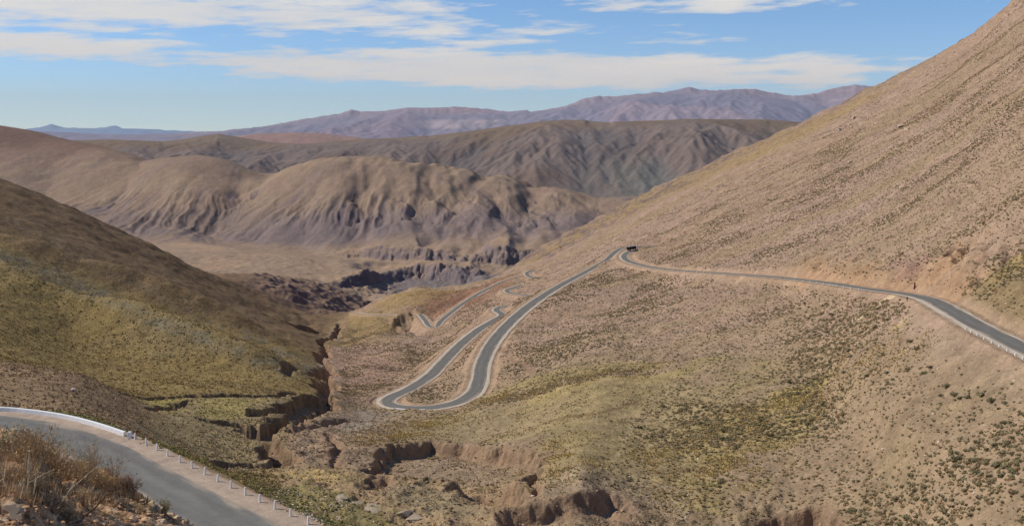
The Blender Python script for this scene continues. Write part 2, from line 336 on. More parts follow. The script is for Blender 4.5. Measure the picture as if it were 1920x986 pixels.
def gully(pts, width, depth, wall=2.0):
    global Z
    L = []
    for p in pts:
        q = locate(p[0], p[1], *(p[2:4] if len(p) > 2 else ())); L.append([q[0], q[1], p[4] if len(p) > 4 else 1.0])
    L = np.array(L)
    m, d, sc = line_d((wx, wy), L, width*3+8)
    g = 1-sstep(width*0.5, width*0.5+wall, d/np.maximum(sc, .2))
    z = Z[m]; z = z-depth*sc*g*(0.85+0.3*g); Z[m] = z
    b = bare[m]; bare[m] = np.maximum(b, (1-sstep(width*.5+wall*.7, width*.5+wall+.8, d/np.maximum(sc, .2))).astype(f32))
def basin(pts, depth, wall=2.5, y=(0, 9000)):
    P = [locate(p[0], p[1], *y) for p in pts]
    m, sd = poly_sd((wx, wy), P, 14)
    g = sstep(-wall, wall, sd); Z[m] -= depth*g
    b = bare[m]; bare[m] = np.maximum(b, np.exp(-(sd/(wall*1.3))**2).astype(f32))
# main ravine
gully([(556, 866), (520, 840), (498, 812), (560, 790), (625, 762), (604, 735)], 5, 4.2, 1.8)
gully([(604, 735), (630, 722), (600, 700), (632, 700), (604, 676), (616, 655), (604, 640), (640, 612), (664, 592)], 4, 5.0, 2.4)
gully([(395, 790, 0, 9000, .5), (450, 797, 0, 9000, .9), (498, 812, 0, 9000, 1.1)], 6, 4, 1.4)
gully([(480, 778), (540, 770), (604, 752)], 6, 3.6, 1.4)
gully([(385, 874, 0, 9000, .7), (430, 873), (480, 872), (525, 868), (556, 866)], 5, 2.6, 1.2)
gully([(545, 704, 0, 9000, .5), (590, 704), (626, 702)], 7, 5, 1.8)
gully([(300, 775, 0, 9000, .5), (318, 766), (340, 756), (362, 751, 0, 9000, .4)], 3.0, 2.4, 1.2)
gully([(235, 741, 0, 9000, .6), (300, 743), (350, 744), (430, 743), (520, 741), (560, 738)], 3.0, 2.6, 1.2)
gully([(520, 600, 0, 9000, .6), (560, 616), (600, 622)], 8, 6, 3)
gully([(505, 838), (530, 862)], 5, 4, 2)
# eroded basins in the valley bottom
basin([(705, 862), (745, 838), (800, 826), (870, 830), (935, 838), (1000, 846), (1012, 870), (960, 905), (900, 900), (800, 897), (745, 890)], 4.6, 1.8)
basin([(690, 880), (725, 872), (712, 890)], 3.5, 1.2)
basin([(670, 905), (715, 893), (730, 905), (690, 912)], 2.6, 1.2)
basin([(838, 912), (900, 897), (960, 905), (985, 938), (930, 945), (880, 930)], 5.0, 1.8)
basin([(1000, 905), (1012, 880), (1022, 868), (1010, 925)], 4.0, 1.6)
basin([(940, 955), (1080, 925), (1180, 940), (1170, 1010), (980, 1010)], 4.5, 2.5)
basin([(1440, 986), (1475, 968), (1545, 950), (1580, 965), (1560, 1030), (1440, 1030)], 5.5, 2.2)
gully([(520, 790), (560, 812), (650, 790)], 1.5, 1.2, 1.5)
gully([(615, 815), (640, 835), (640, 870)], 1.6, 1.5, 1.5)
gully([(940, 640), (1000, 700)], .5, .1, 1)
# rough ground around the basins
m, sd = poly_sd((X, Y), [locate(*p) for p in ((500, 812), (560, 790), (700, 860), (1000, 930), (1450, 925), (1750, 1000), (1000, 1040), (550, 1000), (540, 870))], 25)
Z[m] += sstep(-12, 10, sd)*(ridged(wx[m]/14., wy[m]/14., 4, 6)-.55)*2.0

# benches cut for the roads
def bench(L, half, cut=1.0, fill=0.72, pad=40, roughen=0.5):
    m, d, rz = line_d((X, Y), L, pad)
    e = np.maximum(d-half, 0)
    nz = 1+roughen*fbm(X[m]/12., Y[m]/12., 2, 71)
    up = rz+e*cut*nz; dn = rz-e*fill
    z = Z[m]; ok = d < 1e8
    fade = 1-sstep(pad*0.7, pad, d)
    zn = np.clip(z, dn, up)
    Z[m] = np.where(ok, z+(zn-z)*fade, z)
    sc_ = np.where(ok, np.clip(np.abs(zn-z)*fade/1.2, 0, 1)*(1-sstep(half+2, half+7, d+2*nz)), 0)
    return m, d, sc_
cutmask = np.zeros(Z.shape, f32)
for L, hw in ((track, 3.0), (low_road, 5.0), (far_road, 6.8)):
    m, d, s_ = bench(L, hw); cutmask[m] = np.maximum(cutmask[m], np.maximum(s_, 1-sstep(hw, hw+2.5, d)))
m, d, s_ = bench(front_road, 9.2, cut=1.1, fill=.6, pad=30); cutmask[m] = np.maximum(cutmask[m], np.maximum(s_, 1-sstep(9, 10.5, d)))
# carry the road level a little under the asphalt; small scale relief elsewhere
off = 1-cutmask
sm = (fbm(X/7., Y/7., 3, 81)*0.28+fbm(X/34., Y/34., 3, 85)*0.9*np.clip(Y/400, .4, 3))*(1-np.clip(cutmask*1.3, 0, 1))
Z += sm*np.where(Y < 3500, 1, .5)
ROW = H0-Z*F/Y

# ------------------------------------------------------------------ ground colour (albedo, plus rill shade painted on the far hills)
def srgb(r, g, b, k=1.0):
    c = np.array([r, g, b])/255.0
    return np.where(c <= .04045, c/12.92, ((c+.055)/1.055)**2.4)*k
col_ = np.zeros(Z.shape+(3,), f32)
def mixc(mask, c):
    global col_
    m_ = np.clip(mask, 0, 1).astype(f32)[..., None]; col_ = col_*(1-m_)+np.asarray(c, f32)*m_
TAN, PINK, OLIVE, YEL = srgb(167, 139, 114), srgb(172, 144, 124), srgb(134, 118, 72), srgb(168, 150, 84)
REDBR, PURP, DARK = srgb(150, 112, 88), srgb(116, 102, 104), srgb(110, 92, 68)
big = fbm(X/260., Y/260., 4, 21); med = fbm(X/45., Y/45., 4, 25); fine = fbm(X/9., Y/9., 3, 27)
gx, gy = grads(Z); slope = np.hypot(gx, gy)
mixc(np.ones_like(Z), TAN)
gulf = np.interp(LY, np.log([75, 285, 365, 430, 480, 540, 680, 850, 1000, 1250, 1500, 8200]), [420, 545, 560, 628, 604, 630, 602, 616, 615, 650, 690, 700])
leftf = 1-sstep(-25, 10, PXg-gulf)
near = 1-sstep(2600, 3000, Y)
# streaks that run down the right slope
sx = (X*0.97+Y*-0.24); 
st = fbm((X*.24+Y*.97)/46.+.3*med, (X*.97-Y*.24)/520., 4, 61)
mixc(sstep(-.2, .5, st+0.4*big)*.45*(1-leftf), PINK)
mixc(sstep(.0, .6, -st+.3*med)*.5*(1-leftf), srgb(152, 130, 98))
# left slope: olive with grey scree
mixc(leftf*near, srgb(150, 127, 82))
mixc(leftf*near*sstep(.0, .5, big+.5*med), srgb(138, 118, 82))
mixc(leftf*near*sstep(500, 1100, Y)*.75, srgb(122, 100, 76))
mixc(leftf*sstep(1100, 1500, Y)*near*.6, srgb(134, 110, 92))
dl = ROW-np.interp(PXg, [-300, 0, 34, 171, 285, 400, 520], [380, 478, 490, 543, 600, 640, 690])
mixc(leftf*near*np.exp(-(dl/17)**2)*sstep(330, 400, Y)*(.2+.45*sstep(-.3, .4, fbm(PXg/40., ROW/12., 3, 8))), srgb(132, 124, 104))
dl = ROW-(400+(PXg)*(640-400)/500.)
mixc(leftf*near*np.exp(-((dl-8)/14)**2)*sstep(330, 400, Y)*(.5*sstep(-.1, .4, fbm(PXg/30., ROW/10., 3, 18))), srgb(142, 132, 114))
up_ = np.interp(PXg, [-300, 0, 114, 285, 456, 620], [395, 462, 505, 575, 632, 672])+10*fbm(PXg/60., ROW/25., 3, 98)
mixc(leftf*near*(1-sstep(-22, 4, ROW-up_))*sstep(330, 420, Y)*.6, srgb(128, 104, 80))
# brown knoll behind the parapet
mixc(leftf*(1-sstep(318, 345, Y))*(1-sstep(250, 330, PXg)), srgb(150, 124, 94))
# soft patches given by outlines on the ground
def patch(pts, c, amount=1.0, feather=10., y=(0, 9000), nz=.6, sc=20., seed=5):
    P = [locate(p[0], p[1], *y) for p in pts]
    m, sd = poly_sd((X, Y), P, feather*2.5)
    w = sstep(-feather, feather, sd+feather*1.2*nz*fbm(X[m]/sc, Y[m]/sc, 3, seed))*amount
    col_[m] = col_[m]*(1-w[:, None])+np.asarray(c, f32)*w[:, None]
GY, GG, BY = srgb(172, 154, 96), srgb(146, 134, 88), srgb(184, 158, 104)
patch([(260, 800), (290, 748), (560, 742), (640, 735), (600, 790), (500, 830), (545, 862), (380, 868), (300, 830)], srgb(156, 137, 102), .85, 6)
patch([(260, 745), (345, 745), (310, 775)], srgb(180, 162, 96), .8, 4)
patch([(350, 752), (500, 745), (480, 775), (390, 782)], srgb(176, 158, 94), .6, 5)
# meadow
patch([(700, 830), (740, 805), (860, 775), (1000, 745), (1200, 705), (1300, 690), (1230, 730), (1180, 790), (1130, 880), (1050, 905), (1010, 850), (900, 832), (800, 822), (730, 838)], srgb(162, 142, 102), .7, 8, nz=1.8)
patch([(1060, 880), (1090, 860), (1135, 850), (1120, 900), (1070, 910)], srgb(146, 134, 96), .3, 5)
patch([(1020, 860), (1060, 830), (1050, 890), (1000, 915)], BY, .9, 4)
patch([(980, 750), (1270, 695), (1275, 703), (985, 760)], BY, .8, 2.0)
patch([(700, 830), (760, 800), (850, 778), (800, 800), (730, 838)], BY, .6, 3)
patch([(905, 745), (1060, 715), (1250, 690), (1200, 676), (1000, 705), (920, 735)], srgb(170, 150, 92), .7, 5)
# yellow tussock belts on the right slope
patch([(1250, 830), (1400, 770), (1500, 735), (1480, 760), (1380, 800), (1270, 850)], srgb(178, 156, 86), .7, 9, nz=2.0)
patch([(1440, 735), (1560, 700), (1680, 655), (1690, 665), (1570, 715), (1460, 752)], srgb(184, 160, 84), .75, 7, nz=2.0)
patch([(1250, 900), (1350, 840), (1470, 800), (1420, 860), (1300, 925)], srgb(172, 152, 88), .65, 10, nz=2.0)
patch([(1160, 900), (1190, 800), (1260, 740), (1400, 740), (1300, 820), (1240, 900)], srgb(168, 146, 112), .7, 8)
patch([(1300, 690), (1500, 640), (1650, 625), (1560, 690), (1350, 740)], srgb(158, 134, 102), .5, 8)
patch([(1780, 560), (1860, 500), (1960, 470), (1960, 640), (1860, 610)], srgb(140, 120, 84), .8, 6)
patch([(1850, 505), (1930, 470), (1930, 500), (1870, 525)], srgb(168, 144, 84), .6, 4)
patch([(1690, 640), (1720, 600), (1950, 700), (1950, 770), (1850, 745), (1750, 735)], srgb(170, 144, 122), .85, 6)
patch([(1430, 530), (1530, 480), (1700, 500), (1790, 470), (1830, 520), (1790, 560), (1700, 540)], srgb(172, 138, 104), .6, 8)
patch([(1600, 612), (1670, 570), (1690, 568), (1640, 598)], srgb(206, 176, 136), .9, 1.6, nz=.2)
mixc((1-leftf)*sstep(560, 720, ROW)*(1-sstep(420, 600, Y))*.45, srgb(152, 132, 98))
patch([(1000, 745), (1300, 690), (1500, 725), (1480, 820), (1300, 930), (1150, 910), (1050, 880), (1010, 840)], srgb(166, 146, 98), .45, 12, nz=1.6)
# ravine side, red earth
patch([(600, 660), (660, 640), (720, 660), (760, 690), (700, 745), (640, 760), (620, 740), (640, 700)], srgb(172, 138, 116), .7, 14, nz=1.2)
patch([(500, 812), (560, 790), (640, 770), (700, 775), (760, 800), (700, 830), (640, 870), (545, 868)], srgb(162, 136, 108), .7, 8, nz=1.2)
patch([(620, 790), (680, 765), (740, 775), (700, 800), (640, 810)], srgb(168, 152, 132), .7, 5)
patch([(500, 882), (700, 880), (1010, 870), (1000, 986), (600, 1020)], srgb(174, 146, 108), .7, 5)
patch([(500, 884), (600, 884), (700, 900), (600, 905)], srgb(186, 162, 108), .6, 3)
patch([(700, 925), (800, 900), (860, 930), (900, 960), (780, 960)], srgb(150, 134, 104), .7, 5)
patch([(1000, 900), (1200, 900), (1300, 925), (1150, 950), (1000, 930)], srgb(166, 144, 118), .6, 5)
patch([(780, 545), (870, 545), (960, 515), (940, 545), (860, 590), (790, 590)], srgb(148, 108, 86), .8, 25, y=(900, 2200))
patch([(690, 580), (740, 550), (860, 545), (800, 565), (720, 585)], srgb(160, 132, 84), .7, 25, y=(900, 2200))
patch([(600, 640), (660, 590), (760, 595), (740, 625), (650, 650)], srgb(150, 126, 84), .8, 15, y=(800, 1500))
patch([(960, 500), (1150, 398), (1300, 322), (1500, 235), (1650, 165), (1700, 150), (1500, 260), (1300, 350), (1100, 440), (990, 500)], srgb(158, 132, 88), .6, 30, y=(900, 3000))
# valley floor and canyon walls
v = sstep(2750, 2950, Y)*(1-sstep(3900, 4300, Y))
mixc(v, srgb(156, 132, 110)); mixc(v*sstep(-.1, .5, big), srgb(168, 140, 114)); mixc(v*sstep(.1, .6, med)*.4, srgb(152, 128, 98))
can = sstep(700, 760, PXg)*sstep(2500, 2700, Y)*(1-sstep(3400, 3480, Y))
mixc(can, srgb(128, 116, 110))
wallA = np.clip(cliffA(PXg, Y, fl)/46., 0, 1); wallA = 4*wallA*(1-wallA); wallB = np.clip(cliffB(PXg, Y, fl*1.1)/60., 0, 1); wallB = 4*wallB*(1-wallB)
mixc(sstep(.3, .65, slope)*sstep(2700, 2800, Y)*(1-sstep(4100, 4200, Y))*.85, srgb(122, 108, 106)*(1+0.0))
mixc(sstep(1300, 1600, Y)*(1-sstep(2600, 2900, Y))*sstep(430, 520, PXg)*(1-sstep(660, 740, PXg))*.7, srgb(140, 114, 98))
mixc(sstep(.4, .8, slope)*sstep(1300, 1600, Y)*(1-sstep(3000, 3400, Y))*.7, srgb(104, 90, 92))
# hills across the valley
h = sstep(3850, 4200, Y); RL = np.zeros_like(Z); RL[r0:] = rill*.7+rill2*.6; LB = np.zeros_like(Z); LB[r0:] = lowb
e_full = np.zeros_like(Z); e_full[r0:] = e1
mixc(h, srgb(146, 124, 104))
mixc(h*sstep(-.2, .5, big)*.6, srgb(150, 124, 106))
mixc(h*sstep(-.05, .35, -RL)*(.25+.55*LB), srgb(116, 104, 104)); mixc(h*sstep(.0, .4, RL)*.5*LB, srgb(156, 132, 110))  # rill shade painted into the colour: troughs darker, crests lighter
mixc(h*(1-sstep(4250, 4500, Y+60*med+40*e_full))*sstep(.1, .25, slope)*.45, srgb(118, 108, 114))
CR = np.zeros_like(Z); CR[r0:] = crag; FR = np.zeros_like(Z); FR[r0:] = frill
mixc(h*sstep(.0, .35, -FR)*(.15+.5*LB)*sstep(-.25, .3, med+.8*big+RL*-1.0), srgb(104, 92, 90))  # fine rills are painted shade: dark colour lines with no relief of their own
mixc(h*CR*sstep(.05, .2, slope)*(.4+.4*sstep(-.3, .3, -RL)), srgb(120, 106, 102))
mixc(h*sstep(4850, 5000, Y)*(1-sstep(5050, 5200, Y))*.35, srgb(166, 140, 112))
mixc(h*sstep(5500, 6800, Y)*.8, srgb(124, 98, 86))
# road cuts, eroded faces
mixc((cutmask*np.where(Y < 230, .8, .75)), srgb(178, 148, 120))
patch([(1592, 614), (1672, 571), (1694, 566), (1680, 578), (1612, 616)], srgb(214, 186, 148), .95, 1.0, nz=.1)
patch([(1430, 530), (1530, 492), (1700, 508), (1790, 480), (1830, 520), (1790, 556), (1700, 536)], srgb(172, 134, 100), .5, 6, nz=1.3)
patch([(1650, 500), (1690, 478), (1740, 490), (1700, 512)], srgb(150, 116, 108), .45, 4, nz=1.3)
for pl_ in ([(1190, 770), (1172, 820), (1128, 890), (1134, 893), (1180, 822), (1197, 771)], [(1060, 830), (1075, 870), (1068, 905), (1073, 905), (1081, 870), (1066, 829)], [(1015, 795), (1120, 775), (1200, 748), (1200, 751), (1120, 779), (1015, 799)], [(1110, 745), (1118, 800), (1122, 800), (1115, 744)]):
    patch(pl_, srgb(184, 160, 120) if pl_[0][0] != 1015 else srgb(120, 96, 66), .6, .7, nz=.4, sc=4)
mixc(bare*.8*(1-leftf*.4), srgb(148, 120, 96))
mixc(bare*leftf*.5, srgb(112, 92, 74))
mixc((Y < 200)*(PXg < 700)*(1-cutmask)*.7*sstep(-.2, .3, med+.5*fine), srgb(122, 118, 66))
patch([(420, 893), (560, 905), (700, 945), (780, 1000), (620, 1000)], srgb(138, 128, 80), .7, 2.5, nz=1.5, sc=5)
col_ *= (1+.10*med+.10*fine)[..., None]

# ------------------------------------------------------------------ materials
def new_mat(name):
    m = bpy.data.materials.new(name); m.use_nodes = True; nt = m.node_tree
    b = nt.nodes['Principled BSDF']; b.inputs['Roughness'].default_value = 1.0
    b.inputs['Specular IOR Level'].default_value = 0.05
    return m, nt, b
def N(nt, t, **k):
    n_ = nt.nodes.new(t)
    for a, v_ in k.items():
        if a in n_.inputs: n_.inputs[a].default_value = v_
        else: setattr(n_, a, v_)
    return n_
def noise(nt, scale, detail=5, rough=.6, vec=None):
    n_ = N(nt, 'ShaderNodeTexNoise'); n_.inputs['Scale'].default_value = scale; n_.inputs['Detail'].default_value = detail; n_.inputs['Roughness'].default_value = rough
    if vec is not None: nt.links.new(vec, n_.inputs['Vector'])
    return n_.outputs['Fac']
def ramp(nt, fac, stops):
    r = nt.nodes.new('ShaderNodeValToRGB'); e = r.color_ramp.elements
    while len(e) < len(stops): e.new(.5)
    for el, (p, c) in zip(e, stops):
        el.position = p; el.color = (c, c, c, 1) if not hasattr(c, '__len__') else (*c, 1)
    nt.links.new(fac, r.inputs['Fac']); return r.outputs['Color']
def mul(nt, a, b, fac=1.0, mode='MULTIPLY'):
    m_ = nt.nodes.new('ShaderNodeMix'); m_.data_type = 'RGBA'; m_.blend_type = mode; m_.inputs['Factor'].default_value = fac
    nt.links.new(a, m_.inputs['A']); nt.links.new(b, m_.inputs['B']); return m_.outputs['Result']
def bump(nt, b, hs, strength=.8, dist=1.0):
    prev = None
    for h_, d_ in hs:
        bn = nt.nodes.new('ShaderNodeBump'); bn.inputs['Strength'].default_value = strength; bn.inputs['Distance'].default_value = d_
        nt.links.new(h_, bn.inputs['Height'])
        if prev: nt.links.new(prev, bn.inputs['Normal'])
        prev = bn.outputs['Normal']
    nt.links.new(prev, b.inputs['Normal'])
def ground_mat(name, scales, bumps, contrast=.35, tint=None):
    m, nt, b = new_mat(name)
    at = N(nt, 'ShaderNodeAttribute'); at.attribute_name = 'Col'
    co = N(nt, 'ShaderNodeTexCoord').outputs['Object']
    c = at.outputs['Color']
    for s_ in scales:
        c = mul(nt, c, ramp(nt, noise(nt, s_, 4, .65, co), [(.3, 1-contrast), (.7, 1+contrast*.7)]))
    nt.links.new(c, b.inputs['Base Color'])
    bump(nt, b, [(noise(nt, s_, 5, .65, co), d_) for s_, d_ in bumps])
    return m
M_near = ground_mat('stony_soil', (1.1, .22), ((.9, .5), (.16, 1.6)), .26)
M_far = ground_mat('dry_hill', (.16, .012), ((.12, 1.2), (.35, .5)), .10)

# ------------------------------------------------------------------ meshes
def link(o): C.objects.link(o); return o
def mesh_np(name, V, Fq, mat, cols=None, smooth=True):
    V = np.ascontiguousarray(V, f32); Fq = np.ascontiguousarray(Fq, np.int32); k = Fq.shape[1]
    me = bpy.data.meshes.new(name); me.vertices.add(len(V)); me.vertices.foreach_set('co', V.ravel())
    me.loops.add(Fq.size); me.loops.foreach_set('vertex_index', Fq.ravel())
    me.polygons.add(len(Fq)); me.polygons.foreach_set('loop_start', np.arange(0, Fq.size, k, dtype=np.int32))
    me.polygons.foreach_set('loop_total', np.full(len(Fq), k, np.int32))
    me.update(calc_edges=True)
    me.polygons.foreach_set('use_smooth', np.full(len(Fq), smooth))
    if cols is not None:
        a = me.color_attributes.new('Col', 'FLOAT_COLOR', 'POINT')
        a.data.foreach_set('color', np.hstack([cols, np.ones((len(cols), 1))]).astype(f32).ravel())
    me.materials.append(mat); return me
def add(name, V, Fq, mat, cols=None, smooth=True, parent=None):
    o = link(bpy.data.objects.new(name, mesh_np(name, V, Fq, mat, cols, smooth)))
    if parent: o.parent = parent
    return o
def tag(o, label=None, cat=None, group=None, kind=None):
    if label: o['label'] = label
    if cat: o['category'] = cat
    if group: o['group'] = group
    if kind: o['kind'] = kind
    return o
def quads(nr, nc):
    i = np.arange(nr-1)[:, None]*nc+np.arange(nc-1)[None]
    return np.stack([i, i+1, i+nc+1, i+nc], -1).reshape(-1, 4)
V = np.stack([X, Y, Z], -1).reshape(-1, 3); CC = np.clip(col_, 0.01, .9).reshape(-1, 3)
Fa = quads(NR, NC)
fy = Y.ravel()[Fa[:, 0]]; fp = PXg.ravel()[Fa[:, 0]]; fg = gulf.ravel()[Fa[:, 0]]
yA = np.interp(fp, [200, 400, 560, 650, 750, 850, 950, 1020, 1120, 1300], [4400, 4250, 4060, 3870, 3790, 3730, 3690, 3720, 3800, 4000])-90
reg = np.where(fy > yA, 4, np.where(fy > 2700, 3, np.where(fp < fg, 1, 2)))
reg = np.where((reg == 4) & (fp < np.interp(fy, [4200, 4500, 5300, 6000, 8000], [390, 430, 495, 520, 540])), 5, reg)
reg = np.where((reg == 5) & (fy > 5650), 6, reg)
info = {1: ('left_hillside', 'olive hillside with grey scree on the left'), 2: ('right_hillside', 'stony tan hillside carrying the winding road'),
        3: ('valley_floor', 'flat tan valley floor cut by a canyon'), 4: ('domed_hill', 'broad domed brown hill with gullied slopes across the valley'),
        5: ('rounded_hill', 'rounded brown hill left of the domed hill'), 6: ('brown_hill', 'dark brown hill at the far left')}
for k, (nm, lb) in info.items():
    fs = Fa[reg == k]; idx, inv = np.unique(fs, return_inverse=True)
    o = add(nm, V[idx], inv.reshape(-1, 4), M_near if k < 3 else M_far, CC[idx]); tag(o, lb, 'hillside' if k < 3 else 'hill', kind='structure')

# distant ranges
def range_mesh(name, label, sil, y0, yc, y1, zbase, base, accents, cell, amp, px0=-700, px1=2700, nc=700, nr=160, seed=1, jag=0):
    nc = int(nc*Q**.5); nr = int(nr*Q**.5)
    px = np.linspace(px0, px1, nc); tq = (yc-y0)/(y1-y0); t = np.concatenate([np.linspace(0, tq, int(nr*.7)), np.linspace(tq, 1, nr-int(nr*.7)+1)[1:]])
    P_, T = np.meshgrid(px, t); Yy = y0+(y1-y0)*T; Xx = (P_-960)*Yy/F
    tc = (yc-y0)/(y1-y0)
    sr = np.interp(px, [s[0] for s in sil], [s[1] for s in sil]); k_ = np.ones(5)/5
    if jag: sr = sr+jag*fbm(px/22., px*0, 3, seed+40)
    zc = (H0-sr)*yc/F
    prof = np.where(T < tc, np.clip(T/tc, 0, 1)**1.15, 1-.7*np.clip((T-tc)/(1-tc), 0, 1))
    prof = np.sin(np.clip(prof, 0, 1)*np.pi/2)**1.1
    # silhouettes vary with the world x at the crest, so the range is a real ridge
    sp = fbm(Xx/(cell*2.2), Yy/(cell*6), 3, seed)
    kk = np.ones(61)/61.; zs = np.convolve(np.pad(zc, 30, mode='edge'), kk, 'valid'); wcr = sstep(.80, 1.0, prof)
    zc2 = zs[None]*(1-wcr)+zc[None]*wcr
    Zz = zbase+(zc2-zbase)*prof
    flank = np.clip(1-np.abs(prof-.5)*2, 0, 1)**.7
    Zz = Zz+flank*sp*amp*1.6
    gxx = np.clip(np.gradient(Zz, axis=1)/np.gradient(Xx, axis=1), -1, 1); gyy = np.gradient(Zz, axis=0)/np.gradient(Yy, axis=0)
    e = erosion((Xx/cell).astype(f32), (Yy/cell).astype(f32), (gxx*4).astype(f32), (gyy*4).astype(f32), 5, seed, .55)
    Zz = Zz+flank*e*amp
    n1 = fbm(Xx/cell, Yy/cell, 4, seed+9)
    c = np.ones(Zz.shape+(3,))*base
    for kind, cc, am in accents:
        if kind == 'noise': w = sstep(-.1, .5, n1)
        elif kind == 'gully': w = sstep(0, .8, -e)
        elif kind == 'top': w = sstep(.75, .98, prof+.1*n1)
        elif kind == 'ridge': w = sstep(.2, .9, e)
        else: w = kind(P_, H0-Zz*F/Yy, n1)
        w = (w*am)[..., None]; c = c*(1-w)+cc*w
    o = add(name, np.stack([Xx, Yy, Zz], -1).reshape(-1, 3), quads(nr, nc), M_dist, np.clip(c, .01, .9).reshape(-1, 3))
    return tag(o, label, 'mountain', kind='structure')
M_dist = ground_mat('distant_rock', (.004,), ((.008, 25.0),), .12)
grey_sil = [(-700, 262), (0, 268), (150, 264), (200, 262), (300, 266), (350, 260), (385, 254), (410, 251), (440, 256), (500, 266), (560, 271), (620, 266), (680, 262), (740, 260), (800, 256), (860, 249), (910, 242), (950, 236), (1000, 231), (1050, 228), (1100, 228), (1150, 233), (1220, 232), (1300, 230), (1360, 227), (1440, 226), (1500, 230), (1800, 235), (2700, 215)]
range_mesh('grey_ridge', 'grey brown folded ridge beyond the domed hill', grey_sil, 6500, 9000, 11500, -420, srgb(128, 113, 104),
    [('noise', srgb(118, 98, 86), .5), ('gully', srgb(100, 98, 98), .5), ('top', srgb(132, 112, 88), .6), (lambda p, r, n_: sstep(1050, 1250, p)*sstep(275, 330, r)*sstep(-.3, .2, n_), srgb(128, 128, 118), .7)], 1100, 66, nc=1100, nr=320, seed=14)
range_mesh('pink_foothill', 'low pinkish foothill behind the grey ridge', [(-700, 300), (250, 280), (430, 257), (480, 251), (540, 249), (600, 250), (650, 255), (800, 275), (1000, 300), (2700, 300)], 11000, 12500, 14000, -300, srgb(158, 126, 112),
    [('noise', srgb(140, 106, 96), .6)], 900, 40, nc=500, nr=100, seed=5)
pink_sil = [(-700, 262), (300, 256), (400, 248), (440, 243), (480, 240), (530, 231), (560, 225), (600, 219), (640, 213), (658, 206), (680, 210), (710, 210), (760, 203), (800, 204), (860, 202), (920, 206), (960, 212), (992, 218), (1030, 208), (1060, 201), (1100, 185), (1125, 181), (1150, 184), (1180, 180), (1215, 177), (1240, 175), (1275, 168), (1293, 164), (1310, 170), (1340, 172), (1380, 169), (1420, 169), (1450, 175), (1490, 182), (1530, 176), (1560, 167), (1600, 160), (1640, 163), (1720, 170), (2000, 160), (2700, 190)]
range_mesh('pink_mountains', 'long pinkish grey mountain range on the horizon', pink_sil, 15000, 20000, 25000, -200, srgb(138, 130, 142),  # base shifted towards blue: distance haze painted into the rock colour
    [('noise', srgb(146, 126, 132), .6), ('gully', srgb(122, 118, 134), .6), ('top', srgb(164, 138, 136), .5),
     (lambda p, r, n_: sstep(760, 820, p)*(1-sstep(930, 980, p))*sstep(222, 228, r)*(1-sstep(238, 244, r))*sstep(-.3, .2, n_), srgb(184, 166, 162), .6),
     (lambda p, r, n_: sstep(1100, 1200, p)*sstep(172, 185, r)*sstep(.2, .5, n_), srgb(176, 156, 158), .4)], 2600, 95, nc=1100, nr=260, seed=22, jag=1.0)
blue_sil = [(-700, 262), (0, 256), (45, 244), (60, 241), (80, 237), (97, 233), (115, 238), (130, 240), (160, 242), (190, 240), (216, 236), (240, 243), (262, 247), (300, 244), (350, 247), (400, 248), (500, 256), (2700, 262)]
range_mesh('blue_mountains', 'faint blue far mountains at the left of the horizon', blue_sil, 38000, 42000, 46000, 0, srgb(120, 136, 168),  # blue of the haze is put into the base colour, besides the volume
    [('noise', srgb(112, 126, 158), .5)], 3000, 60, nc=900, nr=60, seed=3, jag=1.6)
# plain reaching the horizon beneath everything
gm, nt, b = new_mat('dry_plain'); b.inputs['Base Color'].default_value = (*srgb(140, 118, 98), 1)
nt.links.new(mul(nt, ramp(nt, noise(nt, .002, 6, .6, N(nt, 'ShaderNodeTexCoord').outputs['Object']), [(.3, tuple(srgb(120, 104, 90))), (.7, tuple(srgb(156, 130, 106)))]), ramp(nt, noise(nt, .02), [(0, .9), (1, 1.1)])), b.inputs['Base Color'])
R_ = 70000.0
o = add('ground', [(-R_, -R_, -620), (R_, -R_, -620), (R_, R_, -620), (-R_, R_, -620)], [(0, 1, 2, 3)], gm); tag(o, 'dry plain reaching to the horizon', 'ground', kind='structure')

# thin haze over the far country
bm_ = [(-60000, 6300, -600), (60000, 6300, -600), (60000, 60000, -600), (-60000, 60000, -600), (-60000, 6300, 2500), (60000, 6300, 2500), (60000, 60000, 2500), (-60000, 60000, 2500)]
hm = bpy.data.materials.new('haze'); hm.use_nodes = True; hn = hm.node_tree; hn.nodes.remove(hn.nodes['Principled BSDF'])
vs_ = hn.nodes.new('ShaderNodeVolumeScatter'); vs_.inputs['Color'].default_value = (.5, .72, 1, 1); vs_.inputs['Density'].default_value = 2.3e-5; hn.links.new(vs_.outputs[0], hn.nodes['Material Output'].inputs['Volume'])
o = add('haze', bm_, [(0, 3, 2, 1), (4, 5, 6, 7), (0, 1, 5, 4), (1, 2, 6, 5), (2, 3, 7, 6), (3, 0, 4, 7)], hm, smooth=False); tag(o, 'thin blue haze over the far mountains', 'haze', kind='stuff')

from mathutils import Vector
